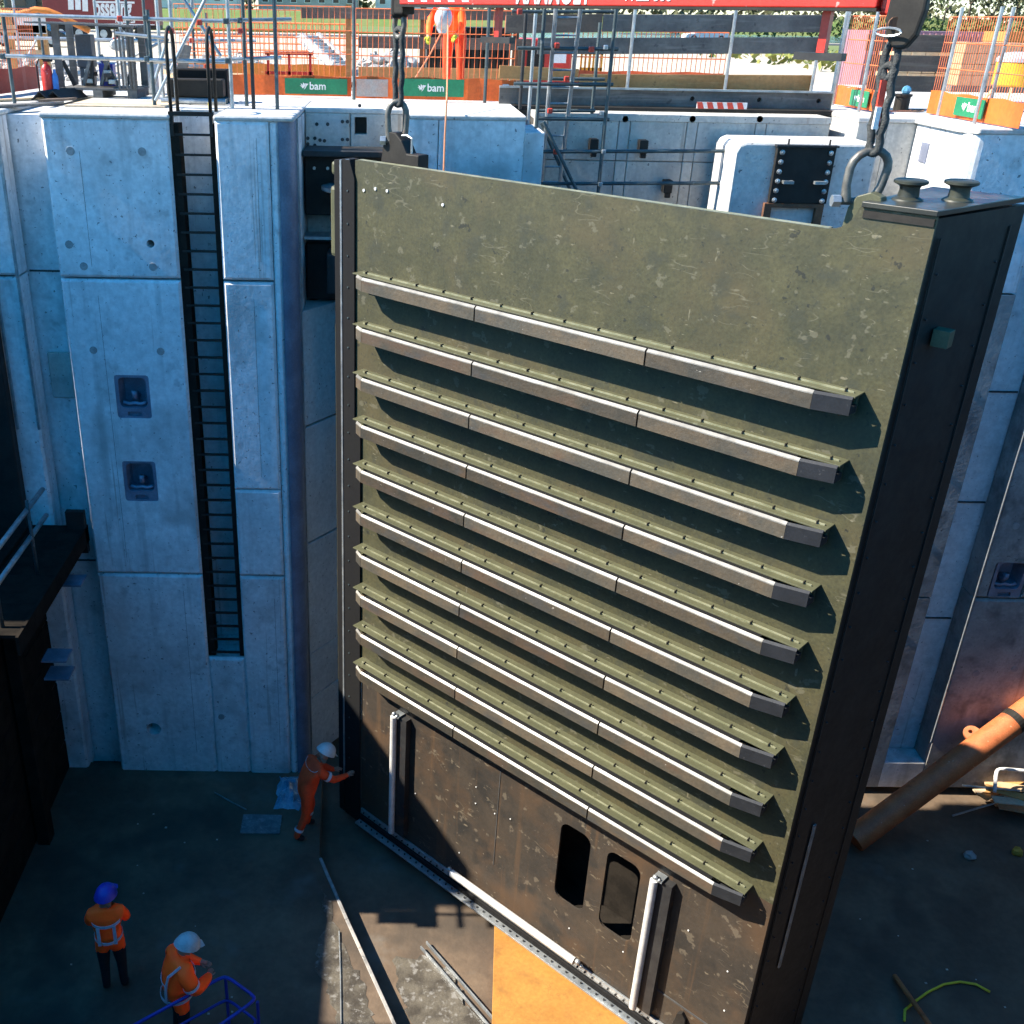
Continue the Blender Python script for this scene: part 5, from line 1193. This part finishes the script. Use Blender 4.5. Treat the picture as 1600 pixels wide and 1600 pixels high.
def car(px, py, Y, label, m, L_=4.3, flip=1):
    p = A(px, py, Y); t = thing('parked_car', label, 'car', (p.x, Y, ZG+.03)); x, z = p.x, ZG+.03
    prof = [(-.5, .28), (-.5, .62), (-.46, .74), (-.30, .80), (-.16, 1.22), (-.05, 1.34), (.22, 1.34), (.40, 1.0), (.49, .82), (.5, .5), (.49, .28)]
    MB().ext([(u*L_*flip, v) for u, v in prof], [], lambda u, v, tt: (x+u, Y+tt, z+v), 0, 1.75).build('body', m, t, bevel=.06)
    MB().ext([(-.255*L_*flip, .86), (-.145*L_*flip, 1.2), (-.04*L_*flip, 1.28), (.2*L_*flip, 1.28), (.36*L_*flip, 1.0), (.36*L_*flip, .86)], [], lambda u, v, tt: (x+u, Y-.015+tt, z+v), 0, .01).build('side_window', glass_m, t)
    for u in (-.31, .31):
        w_ = MB().lathe([(.2, 0), (.31, .02), (.33, .06), (.33, .2), (.2, .22)], (x+u*L_, Y-.03, z+.33), 16, 'y').build('wheel', tyre_m, t, smooth='auto')
        MB().lathe([(.19, 0), (.17, .02), (.05, .03)], (x+u*L_, Y-.05, z+.33), 10, 'y').build('rim', galv, w_)
    MB().bx(x-.5*L_*flip-.02, x-.5*L_*flip+.02, Y+.1, Y+.45, z+.58, z+.7).build('headlight', white_paint, t)
    MB().bx(x+.49*L_*flip-.02, x+.49*L_*flip+.02, Y+.1, Y+.4, z+.62, z+.78).build('tail_light', red_clip, t)
car(1105, 62, 111, 'white car on the far road right of the ladder tower', white_paint)
car(38, 30, 62, 'dark car beyond the left guardrail behind the wooden frame', mat('car_dark', (.015, .02, .022), rough=.25), flip=-1)

# second plank barrier behind the worker
pb2 = thing('plank_barrier', 'brown plank barrier behind the bending worker', 'barrier', foot(680, 110, 19.6))
for (y0, h, m_) in ((20, 14, wood_brown), (66, 15, wood_brown), (113, 15, wood_new)):
    a = A(470 if y0 < 30 else 560, y0, 19.6); b = A(830, y0+4, 19.6); hh = h*19.6/1606
    MB().ext([(0, -hh/2), (1, -hh/2), (1, hh/2), (0, hh/2)], [], lambda u, v, t: (a.x+(b.x-a.x)*u, 19.6+t, a.z+(b.z-a.z)*u+v), 0, .04).build('plank', m_, pb2, bevel=.006)
for px in (545, 660, 805): a = A(px, 80, 19.68); MB().bx(a.x-.05, a.x+.05, 19.66, 19.72, D-.02, D+1.35).build('post', wood_new if px == 545 else rust, pb2)
a = A(565, 45, 20.6); b = A(800, 45, 20.6)
ct = thing('dark_container', 'black steel container behind the brown plank barrier', 'container', (a.x, 21, D))
MB().bx(a.x+1.2, b.x, 20.6, 22.6, D-.01, D+1.02).build('body', black, ct)
for k in range(18): x = a.x+1.3+k*(b.x-a.x-1.3)/18; MB().bx(x, x+.05, 20.57, 20.6, D+.05, D+.98).build('rib', black, ct)
f5a = foot(285, 128, 20.5); f5b = foot(545, 128, 20.5)
mesh_fence('site_fence', 'bright orange ribbed sheet fence behind the left banner fence', [f5a, f5b], .35, 1.25, .16, mesh_orange, 'orange site fences on the quay', 3, [], [(f5a, f5b, .08, .36, .03)], bm=orange_paint)
f6a = foot(875, 128, 21.5); f6b = foot(1128, 132, 21.5)
mesh_fence('site_fence', 'red orange mesh fence with ribbed base seen through the scaffold tower', [f6a, f6b], .08, 1.0, .09, mesh_orange, 'orange site fences on the quay', 3, [], [(f6a, f6b, .08, .30, .03)], bm=mat('banner_redorange', (.75, .12, .03), (.65, .09, .02), s=4, rough=.6), r=.007)
f7a = A(285, 40, 52); f7a.z = ZG; f7b = A(560, 44, 50); f7b.z = ZG
mesh_fence('site_fence', 'long far orange net fence below the grass line at left', [f7a, f7b], .1, 1.5, .22, mesh_orange, 'far orange net fences', 6, r=.02)
f8a = A(1330, 60, 42); f8a.z = ZG; f8b = A(1660, 66, 38); f8b.z = ZG
mesh_fence('site_fence', 'long far orange net fence below the trees at right', [f8a, f8b], .1, 1.35, .18, mesh_orange, 'far orange net fences', 6, r=.02)
f9a = A(965, 60, 95); f9a.z = ZG; f9b = A(1062, 60, 95); f9b.z = ZG
mesh_fence('site_fence', 'pale steel mesh fence left of the white car', [f9a, f9b], .1, 1.2, .25, galv, 'far steel fences', 4, r=.03)

# red compressor, yellow barrier
a = foot(815, 118, 20.8)
cp = thing('red_compressor', 'red machine cabinet behind the left side of the scaffold tower', 'machine', a)
MB().bx(a.x, a.x+.9, 20.8, 21.8, D, D+.85).build('cabinet', red_paint, cp, bevel=.03)
MB().bx(a.x+.08, a.x+.4, 20.78, 20.8, D+.3, D+.7).build('grille', black, cp)
MB().bx(a.x+.5, a.x+.8, 20.78, 20.8, D+.45, D+.6).build('label_plate', white_paint, cp)
a = foot(905, 118, 22.6)
yb = thing('yellow_barrier', 'yellow plastic crowd barrier behind the red mesh fence', 'barrier', a)
ym = mat('barrier_yellow', (.80, .33, .02), rough=.5)
for z in (.25, .55): MB().bx(a.x, a.x+.45, 22.6, 22.64, D+z, D+z+.06).build('rail', ym, yb)
for k in range(6): MB().bx(a.x+k*.082, a.x+k*.082+.035, 22.6, 22.63, D+.1, D+.62).build('bar', ym, yb)

# wooden frame hut at far left
hf = thing('formwork_hut', 'pale timber formwork frame at the far left of the quay', 'frame', foot(40, 120, 19.5))
for px in (-10, 22, 68, 74): a = A(px, 100, 19.5); MB().bx(a.x-.05, a.x+.05, 19.45, 19.55, D, A(px, 28 if px != 22 else 12, 19.5).z).build('post', wood_new, hf)
for (x0, y0, x1, y1, m_) in ((-20, 40, 72, 50, wood_pale), (-20, 78, 66, 90, wood_pale), (28, 28, 70, 52, white_paint)):
    a = A(x0, y1, 19.42); b = A(x1, y0, 19.42); MB().bx(a.x, b.x, 19.4, 19.44, a.z, b.z).build('board', m_, hf)
MB().tube(A(60, 55, 19.3), A(35, 105, 19.3), .02, 6).build('brace', galv, hf)
tag(MB().path([A(-5, 20, 19.2), A(30, 22, 19.2), A(55, 15, 19.2), A(75, 17, 19.2), A(92, 24, 19.2), A(115, 36, 19.2), A(140, 48, 19.2)], .05, 8).build('orange_duct', orange_paint, smooth=True), 'orange flexible duct draped over the timber frame', 'duct')

# rubble heaps
def rubble(name, label, c, w_, d_, h_, n_, s0, s1, seed):
    random.seed(seed); m_ = MB()
    for k in range(n_):
        u = random.uniform(-1, 1); v = random.uniform(-1, 1); h = h_*max(0, 1-u*u)*max(0, 1-v*v)*random.uniform(.3, 1)
        s_ = random.uniform(s0, s1); p = (c[0]+u*w_/2, c[1]+v*d_/2, c[2]+h)
        b = MB().ball(p, s_, 5, 3, (random.uniform(.8, 1.4), random.uniform(.7, 1.1), random.uniform(.5, .9)))
        b.v = [(x+random.uniform(-.3, .3)*s_, y+random.uniform(-.3, .3)*s_, z+random.uniform(-.25, .25)*s_) for x, y, z in b.v]
        m_.add(b.v, b.f)
    o = m_.build(name, stone_m); o['kind'] = 'stuff'; o['label'] = label; return o
c = A(640, 95, 27); rubble('rubble_heap', 'pale broken stone heap behind the orange fences', (c.x, 27, ZG), 5.0, 5, 1.1, 700, .07, .2, 1)
c = A(330, 92, 27); rubble('rubble_heap', 'pale rubble behind the left banner fence', (c.x, 28, ZG), 5, 5, .9, 600, .07, .18, 2)
c = A(40, 108, 22.5); rubble('rubble_heap', 'pale rubble behind the timber frame', (c.x, 22.0, D-.05), 4, 2.5, .45, 400, .05, .12, 4)
# precast stairs
sa = A(470, 58, 25.4); sb_ = A(520, 104, 24.6)
ps = thing('precast_stair', 'pale precast stair flight lying on the quay behind the banner fence', 'stairs', (sb_.x, 25, ZG))
for k in range(9):
    f = k/8; p = sa.lerp(sb_, f); MB().bar((p.x-.05, p.y-.0, p.z), (p.x+.28, p.y+.9, p.z), .16, .05).build('step', concrete_pale, ps)
for off in (0, 1): MB().bar(sa+Vector((off*.3, off*.9, 0)), sb_+Vector((off*.3, off*.9, 0)), .08, .2).build('stringer', concrete_pale, ps)
# stacks of bricks and a purple container beyond the right fence
k = 0
for (px, py, Y, w_, h_, m_, lab) in ((1400, 100, 23, 1.7, .8, wood_pale, 'pale block pallet behind the right sling'), (1500, 110, 22.5, 1.5, .9, mat('tan_blocks', (.55, .33, .2), (.45, .26, .15), s=3, rough=.85), 'tan block pallet behind the right fence'), (1560, 100, 24, 2.0, 1.0, mat('orange_blocks', (.6, .25, .07), (.5, .2, .05), s=3, rough=.85), 'orange block pallet beyond the yellow drum')):
    p = A(px, py, Y); t = thing('block_pallet', lab, 'pallet', (p.x, Y, D if Y < 24.4 else ZG)); z = D+.1
    MB().bx(p.x-.1, p.x+w_+.1, Y, Y+1, D, D+.1).build('pallet', wood_grey, t)
    nb = int(w_/.28); nr_ = int(h_/.2)
    for r in range(nr_):
        for i in range(nb): MB().bx(p.x+i*.28+.012*(r % 2), p.x+i*.28+.268, Y-.01*(i % 2), Y+.9, z+r*.2+.005, z+r*.2+.195).build('block', m_, t)
a = A(1355, 62, 33); b = A(1640, 66, 33)
pc = thing('site_container', 'mauve site container with ribbed side beyond the right fence', 'container', (a.x, 33, ZG))
pm_ = mat('mauve_paint', (.30, .16, .20), (.25, .13, .17), s=2, rough=.6)
MB().bx(a.x, b.x, 33, 35, ZG, A(1400, 48, 33).z).build('body', pm_, pc)
for i in range(30): x = a.x+i*(b.x-a.x)/30; MB().bx(x, x+.09, 32.95, 33, ZG+.1, A(1400, 48, 33).z-.05).build('rib', pm_, pc)

# houses on the far bank
def house(x, Y, w_, h_, m_, label, nwin, fl, zb=10.2):
    t = thing('house', label, 'house', (x, Y, zb))
    MB().bx(x, x+w_, Y, Y+9, zb, zb+h_).build('wall', m_, t)
    MB().ext([(-.4, h_), (9.4, h_), (4.5, h_+3.6)], [], lambda u, v, tt: (tt, Y+u, zb+v), x-.3, x+w_+.3).build('roof', roof_m, t)
    wm = None
    for f in range(fl):
        for i in range(nwin):
            xx = x+w_*(i+.5)/nwin; zz = zb+1.0+f*2.9
            if wm is None:
                wm = MB().bx(-.75, .75, -.06, 0, 0, 1.6).build('window', white_paint, t); MB().bx(-.62, .62, -.09, -.06, .12, 1.48).build('pane', glass_m, wm); r = wm
            else:
                r = wm.copy(); C.objects.link(r)
                for ch in wm.children: c2 = ch.copy(); C.objects.link(c2); c2.parent = r
            r.location = (xx, Y, zz)
    MB().bx(x+w_*.3, x+w_*.3+1, Y-.06, Y, zb, zb+2.1).build('door', wood_brown, t)
house(-62, 250, 26, 6, white_wall, 'long white house row at far left beyond the grass bank', 9, 2)
house(-32, 255, 22, 6, brick_wall, 'brick house row beyond the grass bank left of the sling', 7, 2)
house(-6, 258, 16, 6, white_wall, 'white house beyond the grass bank above the banner fence', 5, 2)
# trees
def tree_mesh(seed, h, R, n_, leaf):
    random.seed(seed); tr = MB(); cl = []
    def limb(p, d, L_, r, lv):
        q_ = p+d*L_; tr.path([p, p.lerp(q_, .5)+Vector((random.uniform(-.1, .1), random.uniform(-.1, .1), 0))*L_*.3, q_], [r, r*.8, r*.55], 5)
        cl.append(q_)
        if lv:
            for k in range(3 if lv > 1 else 3):
                a = random.uniform(0, 2*pi); nd = (d*.75+Vector((cos(a), sin(a), random.uniform(.0, .5)))*.75).normalized(); limb(q_, nd, L_*random.uniform(.6, .8), r*.55, lv-1)
    limb(Vector((0, 0, -.3)), Vector((0, 0, 1)), h*.36, h*.022, 3)
    cr = MB()
    for k in range(n_):
        b = random.choice(cl); o_ = b+Vector((random.gauss(0, 1), random.gauss(0, 1), random.gauss(0, .8)))*R*.17
        s_ = random.uniform(.6, 1.3)*leaf; a = Vector((random.gauss(0, 1), random.gauss(0, 1), random.gauss(0, 1))).normalized(); c = a.orthogonal().normalized()*s_; e = a.cross(c)
        cr.add([o_-c-e*.6, o_+c-e*.5, o_+c*.9+e*.6, o_-c*.8+e*.5], [(0, 1, 2, 3)])
    return tr, cr
protos = []
for s_, (h, R, n_, lm) in enumerate(((11, 5, 1500, leaf_g), (9, 4.5, 1400, leaf_d), (13, 5, 1600, leaf_d))):
    tr, cr = tree_mesh(40+s_, h, R, n_, .20)
    protos.append((tr, cr, lm))
made = {}
random.seed(21)
def put_tree(k, loc, sc, label, group):
    if k in made: r = clone(made[k], loc, random.uniform(0, 6), label, group)
    else:
        r = thing('broadleaf_tree', label, 'tree', (0, 0, 0), 0, group); tr, cr, lm = protos[k]
        tr.build('trunk', bark_m, r, local=True); cr.build('crown', lm, r, local=True); made[k] = r; r.location = loc
    r.scale = (sc, sc, sc)
for i, (px, Y, k, sc) in enumerate(((1440, 185, 1, 1.1), (1475, 178, 0, .9), (1512, 188, 2, 1.0), (1548, 176, 1, .9), (1585, 184, 0, 1.0), (1625, 180, 2, 1.0), (1405, 186, 0, .9), (1370, 184, 2, .9), (1330, 188, 1, .9))):
    p = A(px, 30, Y); put_tree(k, (p.x, Y, 11.6 if Y > 189 else 10.6), sc, 'green tree in the row on the bank behind the right fence', 'trees on the right bank')
for i, (px, Y, k, sc) in enumerate(((-25, 120, 2, .8), (5, 128, 1, .8), (30, 150, 0, 1.0))):
    p = A(px, 30, Y); put_tree(k, (p.x, Y, ZG+.2), sc, 'dark tree behind the lorry at the far left corner', 'trees at the far left')
fw = MB(); random.seed(9)
for k in range(9000):
    x = random.uniform(-130, 330); y = random.uniform(275, 300); z = 10+abs(random.gauss(0, 1))*4.2
    s_ = random.uniform(.4, 1.0); a = Vector((random.gauss(0, 1), random.gauss(0, 1), random.gauss(0, 1))).normalized(); c = a.orthogonal().normalized()*s_; e = a.cross(c); o_ = Vector((x, y, z))
    fw.add([o_-c-e*.6, o_+c-e*.5, o_+c*.9+e*.6, o_-c*.8+e*.5], [(0, 1, 2, 3)])
o = fw.build('far_wood', leaf_d); o['kind'] = 'stuff'; o['label'] = 'far belt of woodland along the horizon'
hg = MB()
for k in range(5000):
    x = random.uniform(40, 150); y = random.uniform(168, 173); z = 10+random.random()**.7*2.6
    s_ = random.uniform(.15, .4); a = Vector((random.gauss(0, 1), random.gauss(0, 1), random.gauss(0, 1))).normalized(); c = a.orthogonal().normalized()*s_; e = a.cross(c); o_ = Vector((x, y, z))
    hg.add([o_-c-e*.6, o_+c-e*.5, o_+c*.9+e*.6, o_-c*.8+e*.5], [(0, 1, 2, 3)])
o = hg.build('hedge_row', leaf_g); o['kind'] = 'stuff'; o['label'] = 'green hedge below the trees at right'
sc_ = MB()
for k in range(2500):
    x = random.uniform(18, 75); y = random.uniform(48, 75); z = ZG+random.random()*.35
    s_ = random.uniform(.08, .25); a = Vector((random.gauss(0, 1), random.gauss(0, 1), random.gauss(0, 1))).normalized(); c = a.orthogonal().normalized()*s_; e = a.cross(c); o_ = Vector((x, y, z))
    sc_.add([o_-c-e*.6, o_+c-e*.5, o_+c*.9+e*.6, o_-c*.8+e*.5], [(0, 1, 2, 3)])
o = sc_.build('ground_scrub', mat('scrub', (.16, .19, .04), (.22, .2, .05), rough=.9)); o['kind'] = 'stuff'; o['label'] = 'low yellow-green scrub on the sandy ground'
